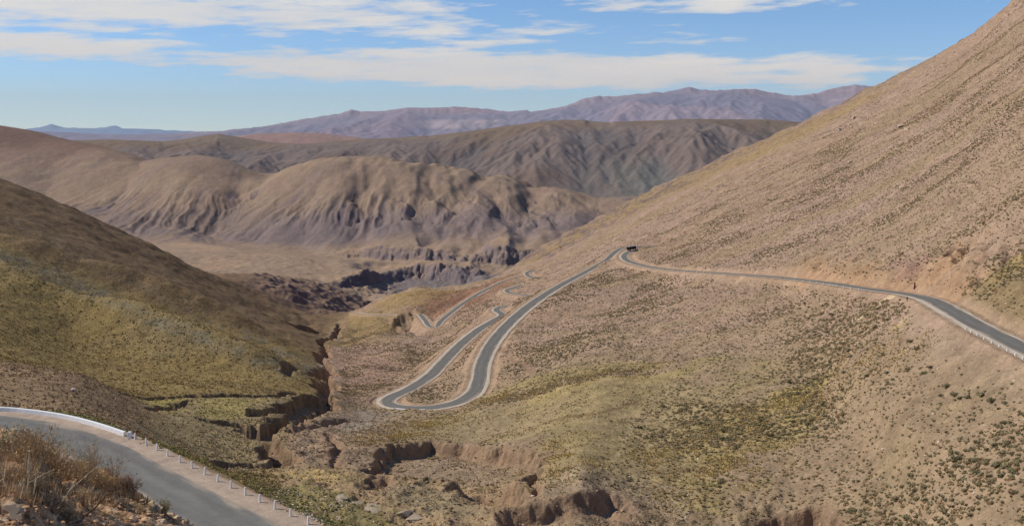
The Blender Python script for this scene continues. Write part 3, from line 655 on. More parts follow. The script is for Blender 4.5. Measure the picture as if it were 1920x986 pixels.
# ------------------------------------------------------------------ object materials
def plain_mat(name, c, var=.2, scale=3.0, bscale=None, bdist=.02, rough=1.0, stretch=None):
    m, nt, b = new_mat(name); co_ = N(nt, 'ShaderNodeTexCoord').outputs['Object']
    if stretch:
        mp = nt.nodes.new('ShaderNodeMapping'); mp.inputs['Scale'].default_value = stretch; nt.links.new(co_, mp.inputs['Vector']); co_ = mp.outputs[0]
    c = np.array(c)
    nt.links.new(ramp(nt, noise(nt, scale, 5, .65, co_), [(.3, tuple(c*(1-var))), (.7, tuple(np.minimum(c*(1+var), .95)))]), b.inputs['Base Color'])
    if bscale: bump(nt, b, [(noise(nt, bscale, 4, .6, co_), bdist)], .6)
    b.inputs['Roughness'].default_value = rough
    return m
def attr_mat(name, var=.25, scale=6.0):
    m, nt, b = new_mat(name); at = N(nt, 'ShaderNodeAttribute'); at.attribute_name = 'Col'
    nt.links.new(mul(nt, at.outputs['Color'], ramp(nt, noise(nt, scale, 4, .6, N(nt, 'ShaderNodeTexCoord').outputs['Object']), [(.3, 1-var), (.7, 1+var)])), b.inputs['Base Color'])
    return m
M_white = plain_mat('white_paint', (.82, .80, .76), .1, 2.5, 10, .004)
M_shrub = attr_mat('shrub_leaves'); M_rock = attr_mat('bare_rock', .2, 2.0); M_grass = attr_mat('dry_grass', .2, 5); M_asph = ground_mat('asphalt', (.5, 4.0), ((30, .01),), .09); M_grav = ground_mat('pale_gravel', (.8, 5.0), ((6, .06),), .2); M_front_grav = M_grav
ASP = np.array((.185, .172, .148))

def Zat(px, y):
    a = (px-PX0)/(PX1-PX0)*(NC-1); b_ = (np.log(y)-gly[0])/(gly[-1]-gly[0])*(NR-1)
    j = np.clip(np.floor(a).astype(int), 0, NC-2); i = np.clip(np.floor(b_).astype(int), 0, NR-2); u = a-j; v_ = b_-i
    return Z[i, j]*(1-u)*(1-v_)+Z[i, j+1]*u*(1-v_)+Z[i+1, j]*(1-u)*v_+Z[i+1, j+1]*u*v_
def Zxy(x, y): return Zat(960+F*np.asarray(x)/y, np.asarray(y, float))
row_base = ROW
def ground_at(px, row, **k):
    q = locate(px, row, **k); return np.array([q[0], q[1], float(Zxy(q[0], q[1]))])

# ------------------------------------------------------------------ roads
def ribbon(name, L, half, lift, mat, label, a=0, b_=None, cat='road', nx=21, edge=0.0, seed=0, base=None):
    L = L[a:b_]; s_ = np.linspace(-1, 1, nx); wob = 1+edge*fbm(np.arange(len(L))*.35, np.zeros(len(L)), 3, seed)
    t = np.gradient(L[:, :2], axis=0); t /= np.linalg.norm(t, axis=1)[:, None]
    nrm = np.stack([-t[:, 1], t[:, 0]], 1); V_ = []
    for k_ in s_:
        hw = (half[0] if k_ < 0 else half[1]) if hasattr(half, '__len__') else half
        P_ = L.copy(); P_[:, :2] += nrm*(k_*hw*(wob if abs(k_) == 1 else 1))[:, None] if np.ndim(wob) and abs(k_) == 1 else nrm*(k_*hw)
        P_[:, :2] -= nrm*(k_*hw*.24*sstep(640, 840, L[:, 1]))[:, None]
        P_[:, 2] += lift-(.05 if abs(k_) == 1 else 0)+L[:, 1]*.00012; V_.append(P_)
    V_ = np.stack(V_, 1).reshape(-1, 3)
    K_ = np.broadcast_to(s_[None], (len(L), nx)); al = np.arange(len(L))[:, None]*float(np.linalg.norm(L[1]-L[0]))
    c_ = np.ones((len(L), nx, 3))*(base if base is not None else srgb(*VG))
    if base is not None:
        n_ = fbm(al/9.+0*K_, K_*2.2, 4, 7+seed)
        trk = np.exp(-((np.abs(K_)-.5)/.14)**2); c_ = c_*(1-.10*trk+.12*n_)[..., None]
        ed = sstep(.80, 1.0, np.abs(K_)+.22*n_); c_ = c_*(1-ed[..., None]*.75)+ed[..., None]*.75*srgb(176, 156, 134)
    else:
        n_ = fbm(al/6.+0*K_, K_*3.0, 4, 9+seed); c_ = c_*(1+.12*n_)[..., None]; ed = sstep(.82, 1.0, np.abs(K_)+.2*n_)[..., None]*.7; c_ = c_*(1-ed)+ed*srgb(164, 138, 112)
    o_ = add(name, V_, quads(len(L), nx)[:, ::-1], mat, np.clip(c_, .01, .9).reshape(-1, 3)); return tag(o_, label, cat, kind='structure')
VG = (202, 186, 164)
ribbon('road_shoulder', far_road, (4.5, 5.3), .14, M_grav, 'pale gravel verge of the winding mountain road', edge=.10, seed=3)
ribbon('road', far_road, 3.2, .26, M_asph, 'grey asphalt mountain road winding down the right hillside', edge=.03, base=ASP)
ribbon('road_shoulder', low_road, 4.4, .2, M_grav, 'pale verge of the lowest bend of the road', edge=.1, seed=5)
ribbon('road', low_road, 3.2, .34, M_asph, 'lowest bend of the asphalt road above the ravine', b_=34, base=ASP)
ribbon('dirt_track', track, 2.4, .25, M_grav, 'pale dirt track across the reddish knoll', edge=.2)
VG = (180, 158, 136)
ribbon('road_shoulder', offset(front_road, 1.8), (9.0, 7.2), .05, M_front_grav, 'wide pinkish gravel shoulder of the road in front', edge=.02)
ribbon('road', front_road, (3.9, 4.9), .09, M_asph, 'grey asphalt road curving round the bank in front', edge=.02, nx=41, base=ASP*1.08)

# ------------------------------------------------------------------ parapets and posts
def wall_mesh(L, h, th, lift=-.25):
    t = np.gradient(L[:, :2], axis=0); t /= np.linalg.norm(t, axis=1)[:, None]; nrm = np.stack([-t[:, 1], t[:, 0], 0*t[:, 0]], 1)
    prof_ = [(-.5*th, lift), (-.5*th, h-.07), (-.38*th, h), (.38*th, h), (.5*th, h-.07), (.5*th, lift)]
    n_ = len(prof_); V_ = np.stack([L+nrm*a_+np.array([0, 0, z_]) for a_, z_ in prof_], 1).reshape(-1, 3); F_ = []
    for i in range(len(L)-1):
        for k_ in range(n_-1): F_.append((i*n_+k_, (i+1)*n_+k_, (i+1)*n_+k_+1, i*n_+k_+1))
    for e in (0, len(L)-1):
        q = [e*n_+k_ for k_ in range(n_)]; F_ += [(q[0], q[1], q[4], q[5]), (q[1], q[2], q[3], q[4])]
    return V_, F_
par = catmull(parapet_line, 1.5)
par = par[:-1]
Vw, Fw = wall_mesh(par, .85, .45); o = add('parapet_wall', Vw, Fw, M_white, smooth=False); tag(o, 'long low white parapet wall curving along the road in front', 'wall')
import bmesh
def bm_obj(name, bm, mat, parent=None):
    me = bpy.data.meshes.new(name); bm.to_mesh(me); bm.free(); me.materials.append(mat); o_ = link(bpy.data.objects.new(name, me))
    if parent: o_.parent = parent
    return o_
def bm_box(bm, c, s, taper=1.0, bev=0.0, rz=0.0):
    r = bmesh.ops.create_cube(bm, size=1.0); vs = r['verts']
    for v_ in vs:
        k_ = taper if v_.co.z > 0 else 1.0
        x_, y_ = v_.co.x*s[0]*k_, v_.co.y*s[1]*k_; v_.co = Vector((c[0]+x_*math.cos(rz)-y_*math.sin(rz), c[1]+x_*math.sin(rz)+y_*math.cos(rz), c[2]+v_.co.z*s[2]))
    if bev:
        es = list({e for v_ in vs for e in v_.link_edges}); bmesh.ops.bevel(bm, geom=es, offset=bev, segments=2, affect='EDGES')
def post_proto(name, w_, h_):
    bm = bmesh.new(); bm_box(bm, (0, 0, h_/2-.1), (w_, w_, h_+.2), .86, w_*.14); return bm_obj(name, bm, M_white)
e_ = par[-1]; bm = bmesh.new(); bm_box(bm, (0, 0, .5), (.75, .75, 1.25), .85, .08); o = bm_obj('end_block', bm, M_white)
o.location = (onz(243, 821)[0], onz(243, 821)[1], ZR); tag(o, 'white stone block closing the right end of the long parapet', 'block')
ordn = ['first', 'second', 'third', 'fourth', 'fifth', 'sixth', 'seventh', 'eighth', 'ninth', 'tenth', 'eleventh', 'twelfth', 'thirteenth', 'fourteenth']
p0 = post_proto('guard_post', .26, 1.2)
for i, p in enumerate(post_line):
    o = p0 if i == 0 else p0.copy()
    if i: link(o)
    o.location = (p[0], p[1], ZR); o.rotation_euler = (random.uniform(-.05, .05), random.uniform(-.05, .05), -.8+random.uniform(-.1, .1)); o.scale.z = random.uniform(.93, 1.05)
    tag(o, 'white concrete guard post at the roadside, %s after the end of the white parapet' % ordn[i], 'post', 'guard posts along the road in front')
def run_posts(y0, y1, step, d, w_, h_, label, group):
    L = offset(far_road, d); L = L[:120] if y1 < 300 else L
    seg = [p for p in L if y0 <= p[1] <= y1 and p[0] > 60]; acc = 0; last = None; pr = None
    for p in seg:
        if last is not None: acc += np.linalg.norm(p-last)
        if last is None or acc >= step:
            acc = 0
            if pr is None: pr = post_proto('guard_post', w_, h_); o_ = pr
            else: o_ = link(pr.copy())
            o_.location = (p[0], p[1], p[2]+.1); tag(o_, label, 'post', group)
        last = p
far_fine = far_road
far_road = catmull(far_road[::2], 1.0)
run_posts(215, 276, 4.4, 5.0, .42, .5, 'small white guard block on the outer edge of the right hand road bend', 'guard blocks on the near right bend')
run_posts(408, 470, 7.0, 5.0, .45, .6, 'tiny white guard post along the straight above the pale earth scar', 'guard posts on the middle of the long straight')
run_posts(580, 690, 10, 5.0, .45, .6, 'tiny distant white guard post along the far end of the upper straight', 'guard posts at the far end of the straight')
far_road = far_fine
def cut_wall(L, a, b_, d, h, th, label):
    """parapet along the road between two distances down the road list"""
    Vw, Fw = wall_mesh(offset(L, d)[a:b_], h, th); o_ = add('parapet_wall', Vw, Fw, M_white, smooth=False); return tag(o_, label, 'wall')
def idx_of(px, row):
    r_ = H0-F*far_road[:, 2]/far_road[:, 1]; q = 960+F*far_road[:, 0]/far_road[:, 1]; return int(np.argmin((r_-row)**2+(q-px)**2))
cut_wall(far_road, idx_of(800, 765), idx_of(745, 763), 4.6, .8, .5, 'short white parapet outside the lowest hairpin bend')

# ------------------------------------------------------------------ vehicles, person, marker
M_dark = plain_mat('dark_tarp', (.045, .03, .028), .2, 2); M_tyre = plain_mat('tyre_rubber', (.03, .03, .03), .1, 5); M_vwhite = plain_mat('white_body', (.9, .9, .88), .03, 2, rough=.4)
M_glass = plain_mat('dark_glass', (.03, .04, .05), .1, 2, rough=.15); M_rust = plain_mat('rust_brown', (.13, .045, .03), .25, 3); M_metal = plain_mat('grey_metal', (.3, .3, .3), .1, 4, rough=.5)
def empty(name, loc, rz=0.0):
    o_ = link(bpy.data.objects.new(name, None)); o_.location = loc; o_.rotation_euler = (0, 0, rz); return o_
def wheel(parent, x_, y_, r=.5, w_=.3):
    bm = bmesh.new(); bmesh.ops.create_cone(bm, cap_ends=True, segments=16, radius1=r, radius2=r, depth=w_)
    bmesh.ops.rotate(bm, verts=bm.verts, cent=(0, 0, 0), matrix=__import__('mathutils').Matrix.Rotation(math.pi/2, 3, 'X')); bmesh.ops.translate(bm, verts=bm.verts, vec=(x_, y_, r))
    o_ = bm_obj('wheel', bm, M_tyre, parent)
    bm = bmesh.new(); bmesh.ops.create_cone(bm, cap_ends=True, segments=12, radius1=r*.5, radius2=r*.5, depth=w_+.04)
    bmesh.ops.rotate(bm, verts=bm.verts, cent=(0, 0, 0), matrix=__import__('mathutils').Matrix.Rotation(math.pi/2, 3, 'X')); bmesh.ops.translate(bm, verts=bm.verts, vec=(x_, y_, r)); bm_obj('rim', bm, M_metal, o_)
ti = idx_of(1190, 469.5); tp = far_road[ti]; td = far_road[ti+2]-far_road[ti-2]; trz = math.atan2(td[1], td[0])
tr = empty('truck', (tp[0]-1.0, tp[1], tp[2]+.42), trz); tag(tr, 'long dark truck with a white cab on the top bend of the road', 'truck')
bm = bmesh.new(); bm_box(bm, (-3.4, 0, 2.35), (11.4, 2.5, 2.3), 1, .08); bm_box(bm, (-3.4, 0, 1.1), (11.2, 1.0, .25)); bm_obj('trailer', bm, M_dark, tr); bm = bmesh.new(); bm_box(bm, (-3.4, 0, 3.56), (11.5, 2.54, .16), 1, .04); bm_obj('trailer_roof', bm, M_metal, tr)
bm = bmesh.new(); bm_box(bm, (4.0, 0, 1.55), (3.0, 2.5, 1.6), 1, .1); bm_box(bm, (3.7, 0, 2.8), (2.3, 2.4, 1.2), .9, .08); cb = bm_obj('cab', bm, M_vwhite, tr)
bm = bmesh.new(); bm_box(bm, (4.83, 0, 2.75), (.1, 2.0, .7), .95); bm_box(bm, (4.3, 0, 2.75), (.6, 2.42, .5), .97); bm_obj('windscreen', bm, M_glass, cb)
bm = bmesh.new(); bm_box(bm, (5.52, 0, .75), (.2, 2.3, .4), 1, .04); bm_obj('bumper', bm, M_metal, tr)
for x_ in (4.3, 1.0, -6.2, -7.5):
    for y_ in (-1.05, 1.05): wheel(tr, x_, y_)
ci = int(np.argmin(np.hypot(960+F*low_road[:, 0]/low_road[:, 1]-788, H0-F*low_road[:, 2]/low_road[:, 1]-612))); cpos = low_road[ci]; cd = low_road[ci+1]-low_road[ci-1]
cr = empty('car', (cpos[0], cpos[1], cpos[2]+.48), math.atan2(cd[1], cd[0])); tag(cr, 'small white car driving on the lowest bend of the road', 'car')
bm = bmesh.new(); bm_box(bm, (0, 0, .7), (4.3, 1.75, .65), .95, .12); bm_obj('body', bm, M_vwhite, cr)
bm = bmesh.new(); bm_box(bm, (-.2, 0, 1.27), (2.3, 1.55, .55), .78, .08); bm_obj('window', bm, M_glass, cr)
bm = bmesh.new(); bm_box(bm, (-.2, 0, 1.57), (1.75, 1.2, .06), 1, .02); bm_obj('roof', bm, M_vwhite, cr)
for x_ in (1.35, -1.35):
    for y_ in (-.8, .8): wheel(cr, x_, y_, .33, .22)

def skin_body(name, verts, edges, radii, mat, parent=None, root=0):
    me = bpy.data.meshes.new(name); me.from_pydata(verts, edges, []); o_ = link(bpy.data.objects.new(name, me)); me.materials.append(mat)
    md = o_.modifiers.new('skin', 'SKIN'); lay = me.skin_vertices[0].data if me.skin_vertices else None
    if lay is None:
        bm = bmesh.new(); bm.from_mesh(me); bm.verts.layers.skin.verify(); bm.to_mesh(me); bm.free(); lay = me.skin_vertices[0].data
    for i, r in enumerate(radii): lay[i].radius = (r, r) if not hasattr(r, '__len__') else r
    lay[root].use_root = True
    ss = o_.modifiers.new('sub', 'SUBSURF'); ss.levels = 1; ss.render_levels = 2
    if parent: o_.parent = parent
    return o_
M_cloth = plain_mat('dark_clothes', (.025, .03, .045), .2, 6); M_skin = plain_mat('skin', (.28, .16, .11), .1, 6)
q = ground_at(1701, 566, y0=300, y1=400); pe = empty('person', tuple(q), math.radians(160)); tag(pe, 'person in dark clothes standing at the outer edge of the right bend', 'person')
verts = [(0, 0, .95), (0, 0, 1.15), (0, 0, 1.38), (0, 0, 1.50), (0, .01, 1.63), (0, .01, 1.72), (.18, 0, 1.40), (.24, 0, 1.13), (.25, .08, .90), (-.18, 0, 1.40), (-.24, 0, 1.13), (-.25, .08, .90),
         (.09, 0, .88), (.11, .02, .50), (.12, 0, .10), (.12, .14, .05), (-.09, 0, .88), (-.11, .02, .50), (-.13, 0, .10), (-.13, .14, .05)]
edges = [(0, 1), (1, 2), (2, 3), (3, 4), (4, 5), (2, 6), (6, 7), (7, 8), (2, 9), (9, 10), (10, 11), (0, 12), (12, 13), (13, 14), (14, 15), (0, 16), (16, 17), (17, 18), (18, 19)]
rad = [(.16, .12), (.15, .11), (.17, .12), .06, (.09, .11), (.075, .09), .065, .05, .04, .065, .05, .04, .09, .065, .05, .05, .09, .065, .05, .05]
skin_body('body', verts, edges, rad, M_cloth, pe)
me_h = bpy.data.meshes.new('hair'); bm = bmesh.new(); bmesh.ops.create_icosphere(bm, subdivisions=2, radius=.115)
for v_ in bm.verts: v_.co = Vector((v_.co.x*.9, v_.co.y*1.05-.015, max(v_.co.z, -.03)+1.68))
bm_obj('hair', bm, plain_mat('black_hair', (.01, .01, .01), .2, 9), pe)
q = ground_at(1715, 541, y0=300, y1=460)
bm = bmesh.new(); bm_box(bm, (0, 0, 1.1), (.75, .35, 2.4), .62, .05); bm_box(bm, (0, 0, 2.34), (.56, .36, .14), .8, .03); bm_box(bm, (0, 0, .1), (1.0, .6, .45), .9, .05)
o = bm_obj('roadside_marker', bm, M_rust); o.location = tuple(q); o.rotation_euler = (0, .05, .2); tag(o, 'narrow rust brown upright marker at the foot of the cut above the right bend', 'marker')

# ------------------------------------------------------------------ rocks and shrubs
def ico(sub, seed, sx, sy, sz, amp, fq=1.6):
    bm = bmesh.new(); bmesh.ops.create_icosphere(bm, subdivisions=sub, radius=1.0); bm.verts.ensure_lookup_table()
    V_ = np.array([v_.co[:] for v_ in bm.verts]); F_ = np.array([[v_.index for v_ in f_.verts] for f_ in bm.faces]); bm.free()
    d = 1+amp*(perlin(V_[:, 0]*fq+7*seed, V_[:, 1]*fq+V_[:, 2]*1.3, seed)+perlin(V_[:, 2]*fq+3.1*seed, V_[:, 0]*fq-V_[:, 1], seed+3))*2
    V_ = V_*d[:, None]*np.array([sx, sy, sz]); return V_, F_
def rock_geo(seed, sub=2):
    r = np.random.default_rng(seed); V_, F_ = ico(sub, seed, r.uniform(.8, 1.2), r.uniform(.6, 1), r.uniform(.4, .7), .35)
    for k_ in range(5):
        n_ = r.normal(size=3); n_ /= np.linalg.norm(n_); dcut = r.uniform(.45, .7); s_ = V_@n_; V_ = V_-np.maximum(s_-dcut, 0)[:, None]*n_
    return V_, F_
def shrub_geo(seed, nleaf, r=1.0, h=.75, core=True, leaf=.2):
    g = np.random.default_rng(seed); Vs = []; Fs = []; cs = []; n0 = 0
    if core:
        V_, F_ = ico(1, seed, r*.72, r*.72, h*.66, .4); V_[:, 2] += h*.45
        Vs.append(V_); Fs.append(F_); cs.append(np.full(len(V_), .85)); n0 = len(V_)
    th = g.uniform(0, 2*np.pi, nleaf); cz = g.uniform(-.1, 1, nleaf); rad_ = np.sqrt(1-np.clip(cz, 0, 1)**2)
    rr = g.uniform(.6, 1.08, nleaf)*(1+.25*np.sin(th*3+seed)); P_ = np.stack([np.cos(th)*rad_*r, np.sin(th)*rad_*r, np.clip(cz, 0.03, 1)*h+.1*h], 1)*rr[:, None]
    dirn = P_/np.linalg.norm(P_, axis=1)[:, None]+g.normal(size=(nleaf, 3))*.45; dirn[:, 2] += .4; dirn /= np.linalg.norm(dirn, axis=1)[:, None]
    sd = np.cross(dirn, g.normal(size=(nleaf, 3))); sd /= np.linalg.norm(sd, axis=1)[:, None]
    L_ = leaf*g.uniform(.7, 1.5, nleaf)[:, None]
    tri = np.stack([P_-sd*L_*.45-dirn*L_*.6, P_+sd*L_*.45-dirn*L_*.6, P_+dirn*L_], 1)
    Vs.append(tri.reshape(-1, 3)); Fs.append(np.arange(nleaf*3).reshape(-1, 3)+n0); c_ = g.uniform(.75, 1.35, nleaf); cs.append(np.repeat(c_, 3))
    return np.vstack(Vs), np.vstack(Fs), np.concatenate(cs)
def tuft_geo(seed, nb, r=.5, h=1.0, wd=.05):
    g = np.random.default_rng(seed); th = g.uniform(0, 2*np.pi, nb); lean = g.uniform(.1, .8, nb); rb = g.uniform(0, .35, nb)*r
    B_ = np.stack([np.cos(th)*rb, np.sin(th)*rb, 0*th-.05], 1); hh = h*g.uniform(.6, 1.1, nb)
    T_ = B_+np.stack([np.cos(th)*lean*r, np.sin(th)*lean*r, hh], 1); s_ = np.stack([-np.sin(th+.4), np.cos(th+.4), 0*th], 1)*wd
    tri = np.stack([B_-s_, B_+s_, T_], 1); return tri.reshape(-1, 3), np.arange(nb*3).reshape(-1, 3), np.repeat(g.uniform(.7, 1.2, nb), 3)
def merge(name, protos, pos, scl, cols, mat, label, cat, zs=None, smooth=False):
    """countless small growth or gravel: one object"""
    n_ = len(pos); which = rng.integers(0, len(protos), n_); ang = rng.uniform(0, 2*np.pi, n_); VV = []; FF = []; KK = []; off_ = 0
    for k_, pr in enumerate(protos):
        s_ = which == k_; m_ = s_.sum()
        if not m_: continue
        V_, F_ = pr[0], pr[1]; cc = pr[2] if len(pr) > 2 else np.ones(len(V_)); ca, sa = np.cos(ang[s_])[:, None], np.sin(ang[s_])[:, None]; sc_ = scl[s_][:, None]
        x_ = (V_[None, :, 0]*ca-V_[None, :, 1]*sa)*sc_+pos[s_][:, None, 0]; y_ = (V_[None, :, 0]*sa+V_[None, :, 1]*ca)*sc_+pos[s_][:, None, 1]; z_ = V_[None, :, 2]*sc_*(1 if zs is None else zs[s_][:, None])+pos[s_][:, None, 2]
        VV.append(np.stack([x_, y_, z_], -1).reshape(-1, 3)); FF.append((F_[None]+np.arange(m_)[:, None, None]*len(V_)).reshape(-1, 3)+off_); off_ += m_*len(V_)
        KK.append((cols[s_][:, None, :]*cc[None, :, None]).reshape(-1, 3))
    o_ = add(name, np.vstack(VV), np.vstack(FF), mat, np.clip(np.vstack(KK), .005, .95), smooth); return tag(o_, label, cat, kind='stuff')
def sample(weight, n_, power=2.0, jitter=True):
    w_ = (weight*Y**power).ravel().astype(np.float64); w_ /= w_.sum(); k_ = np.searchsorted(np.cumsum(w_), rng.uniform(0, 1, n_)); k_ = np.clip(k_, 0, w_.size-1)
    i, j = np.unravel_index(k_, Z.shape); px = gpx[j]+rng.uniform(-.5, .5, n_)*(gpx[1]-gpx[0]); y = np.exp(gly[i]+rng.uniform(-.5, .5, n_)*(gly[1]-gly[0]))
    return np.stack([(px-960)*y/F, y, Zat(px, y)], 1), i, j
gx, gy = grads(Z)
clear = (1-np.clip(cutmask*1.6, 0, 1))*(1-np.clip(bare*1.3, 0, 1))
def pmask(pts, feather=6., y=(0, 9000)):
    P_ = [locate(p[0], p[1], *y) for p in pts]; m_, sd_ = poly_sd((X, Y), P_, feather*2); out = np.zeros(Z.shape, f32); out[m_] = sstep(-feather, feather, sd_); return out
meadow = pmask([(690, 835), (740, 805), (860, 775), (1000, 745), (1200, 705), (1310, 685), (1240, 740), (1190, 790), (1140, 880), (1050, 910), (1010, 850), (900, 832), (800, 822)])
lowland = pmask([(480, 812), (560, 790), (700, 760), (760, 800), (1010, 850), (1100, 905), (1300, 930), (1300, 1060), (560, 1020), (540, 870)])
inview = (PXg > -150) & (PXg < 2080)
patchy = sstep(-.15, .45, (.8-.4*sstep(450, 800, Y))*st+.5*sstep(450, 800, Y)*fbm(X/130., Y/130., 3, 99)+.7*fbm(X/55., Y/55., 3, 91)+.5*med)**1.3
dens = (.45+.55*patchy)*(1-leftf)*clear*(1-meadow)*(1-.85*lowland)*inview*(1-sstep(900, 1500, Y))
dens = dens*np.where(PXg > 640, 1, .3)*(1-.9*pmask([(1690, 640), (1720, 600), (1990, 700), (1990, 770), (1850, 745), (1750, 735)]))*(1-.8*pmask([(1430, 530), (1530, 480), (1700, 500), (1790, 470), (1830, 520), (1790, 560), (1700, 540)]))
OL1, OL2, OL3 = srgb(122, 112, 82), srgb(140, 124, 92), srgb(112, 104, 76)
sp_ = [shrub_geo(s_, 10, leaf=.36) for s_ in range(8)]
NS = 170000
pos, i_, j_ = sample(dens, NS, 1.15)
scl = .20+.42*rng.uniform(0, 1, NS)**1.8+.25*patchy[i_, j_]*rng.uniform(0, 1, NS)*np.where(rng.uniform(size=NS) < .12, 1.5, 1)*(.85+.25*sstep(300, 900, pos[:, 1]))
u_ = rng.uniform(size=(NS, 1)); cols = (OL1*u_+OL2*(1-u_))*1.0; cols = cols*rng.uniform(.7, 1.25, (NS, 1)); brn = rng.uniform(size=NS) < .3; cols[brn] = srgb(156, 128, 96)*rng.uniform(.75, 1.1, (brn.sum(), 1))
pos[:, 2] -= .08
merge('hillside_scrub', sp_, pos, scl, cols, M_shrub, 'countless low olive shrubs dotted over the right hillside', 'scrub')
# larger shrubs one by one
big_protos = []
for k_ in range(5):
    V_, F_, c_ = shrub_geo(50+k_, 170, leaf=.17); cc = np.clip(c_[:, None]*(OL1 if k_ % 2 else OL3), .01, .9)
    big_protos.append(mesh_np('shrub', V_, F_, M_shrub, cc, False))
wbig = ((PXg > 1150) & (PXg < 1935) & (ROW > 700) & (ROW < 985))*dens*sstep(.35, .8, patchy)
pos, _, _ = sample(wbig, 210, 1.0)
pos2, _, _ = sample(((PXg > 1500) & (PXg < 1900) & (ROW > 565) & (ROW < 720))*dens, 60, 1.0)
row_e = [ground_at(p_, r_) for p_, r_ in ((1765, 742), (1790, 740), (1815, 745), (1840, 742), (1860, 752), (1885, 756), (1850, 870), (1870, 874), (1895, 880), (1720, 655), (1745, 690), (1775, 725), (1800, 748), (1708, 640))]
for k_, p in enumerate(list(pos)+list(pos2)+row_e):
    o = link(bpy.data.objects.new('shrub', big_protos[k_ % 5])); s_ = random.uniform(.55, .95)*(1.25 if k_ >= 270 else 1)
    o.location = (p[0], p[1], p[2]-.08); o.scale = (s_*random.uniform(.9, 1.2), s_*random.uniform(.9, 1.2), s_*random.uniform(.8, 1.1)); o.rotation_euler = (0, 0, random.uniform(0, 6.28))
    if k_ < 210: tag(o, 'rounded dark olive shrub on the slope in the lower right corner', 'shrub', 'olive shrubs on the lower right slope')
    elif k_ < 270: tag(o, 'rounded dark olive shrub on the slope just below the right hand bend', 'shrub', 'olive shrubs below the right hand bend')
    else: tag(o, 'larger dark green shrub at the foot of the gravel fill below the right bend', 'shrub', 'shrubs at the foot of the gravel fill')
# yellow tussocks on the right and in the valley bottom, olive ones on the left slope
rp_0 = [rock_geo(s_+9, 1) for s_ in range(4)]
tp_ = [tuft_geo(s_, 14, .55, .7, .12) for s_ in range(5)]
yel = np.zeros(Z.shape, f32)
for pts in ([(1230, 850), (1400, 765), (1560, 700), (1700, 648), (1700, 668), (1570, 722), (1400, 800), (1250, 870)], [(1250, 910), (1350, 840), (1480, 795), (1430, 865), (1300, 935)], [(900, 745), (1060, 712), (1260, 680), (1260, 692), (1000, 740), (880, 765)], [(1020, 860), (1060, 830), (1050, 890), (1000, 915)], [(700, 830), (760, 800), (850, 778), (800, 800), (730, 838)]):
    yel = np.maximum(yel, pmask(pts, 16.))
NT = 9000
pos, _, _ = sample((.25*sstep(0,1,yel)+yel*sstep(-.2, .4, fbm(X/14., Y/14., 3, 95)))*clear, NT, 1.3); cols = 1.3*srgb(182, 158, 100)*rng.uniform(.6, 1.15, (NT, 1))
merge('tussock_grass', tp_, pos, rng.uniform(.35, .8, NT), cols, M_grass, 'yellow tussock grass in belts on the right slope', 'grass')
wm = np.maximum(meadow*.7, lowland)*clear*inview*(.15+.85*sstep(-.2, .4, fbm(X/18., Y/18., 3, 97)+.4*med))
pos, i_, j_ = sample(wm, 14000, 1.2); n_ = len(pos)
merge('meadow_tussocks', tp_+[(a_, b_2, c_2) for a_, b_2, c_2 in [shrub_geo(19, 8, leaf=.4)]], pos, rng.uniform(.2, .55, n_), col_[i_, j_]*rng.uniform(.6, 1.5, (n_, 1)), M_grass, 'small straw tussocks over the terrace and the wash', 'grass')
pos, i_, j_ = sample(np.maximum(lowland*.5, np.minimum(bare, 1)*(1-leftf*.3))*inview*(Y < 700)*(1-(cutmask > .2)), 5000, 1.0); n_ = len(pos)
merge('fallen_stones', rp_0, pos, .1+.5*rng.uniform(0, 1, n_)**3, srgb(170, 146, 122)*rng.uniform(.6, 1.2, (n_, 1)), M_rock, 'broken stones fallen from the eroded banks', 'rubble')
wl = (1-.5*(Y < 318)*(PXg < 330))*leftf*clear*inview*(1-sstep(520, 900, Y))*(PXg > -80)*(ROW < 1000)*(1-(cutmask > .1))*(.4+.6*sstep(-.3, .3, med))
NT = 44000
pos, i_, j_ = sample(wl, NT, 1.1); base_ = col_[i_, j_]; u_ = rng.uniform(size=(NT, 1)); cols = base_*np.where(u_ < .35, rng.uniform(.68, .88, (NT, 1)), rng.uniform(1.0, 1.3, (NT, 1)))
merge('tussock_grass', tp_+[(a_, b_2, c_2) for a_, b_2, c_2 in [shrub_geo(9, 8, leaf=.4)]], pos, rng.uniform(.22, .6, NT), cols, M_grass, 'short olive tussock grass over the left slope and terrace', 'grass')
# weeds and rubble beside the road in front
wv = pmask([(250, 822), (300, 840), (420, 886), (520, 940), (600, 990), (700, 1010), (640, 960), (520, 905), (420, 878), (330, 840)], 2.0)*(1-np.clip(cutmask*1.0, 0, 1)*.7)
pos, _, _ = sample(wv, 5200, 1.0); pos = pos[[abs(p[1]) > 100 for p in pos]]; n_ = len(pos); u_ = rng.uniform(size=(n_, 1))
merge('roadside_weeds', tp_+sp_[:2], pos, rng.uniform(.2, .55, n_), (srgb(112, 110, 62)*u_+srgb(160, 144, 94)*(1-u_)), M_grass, 'green and straw coloured weeds below the guard posts', 'weeds')
rp_ = [rock_geo(s_, 1) for s_ in range(5)]
wr = pmask([(480, 905), (560, 915), (650, 945), (720, 1000), (620, 1000), (540, 950)], 2.5)
pos, _, _ = sample(wr, 1500, .5); n_ = len(pos)
merge('rubble', rp_, pos, rng.uniform(.12, .5, n_)**1.3, srgb(196, 180, 156)*rng.uniform(.75, 1.15, (n_, 1)), M_rock, 'pale rubble scattered below the road in front', 'rubble')
ws = (1-leftf)*clear*inview*(1-sstep(900, 1700, Y))*(.3+.7*sstep(0, .5, st+.4*big))*(1-meadow)
NRK = 15000
pos, _, _ = sample(ws, NRK, 1.2)
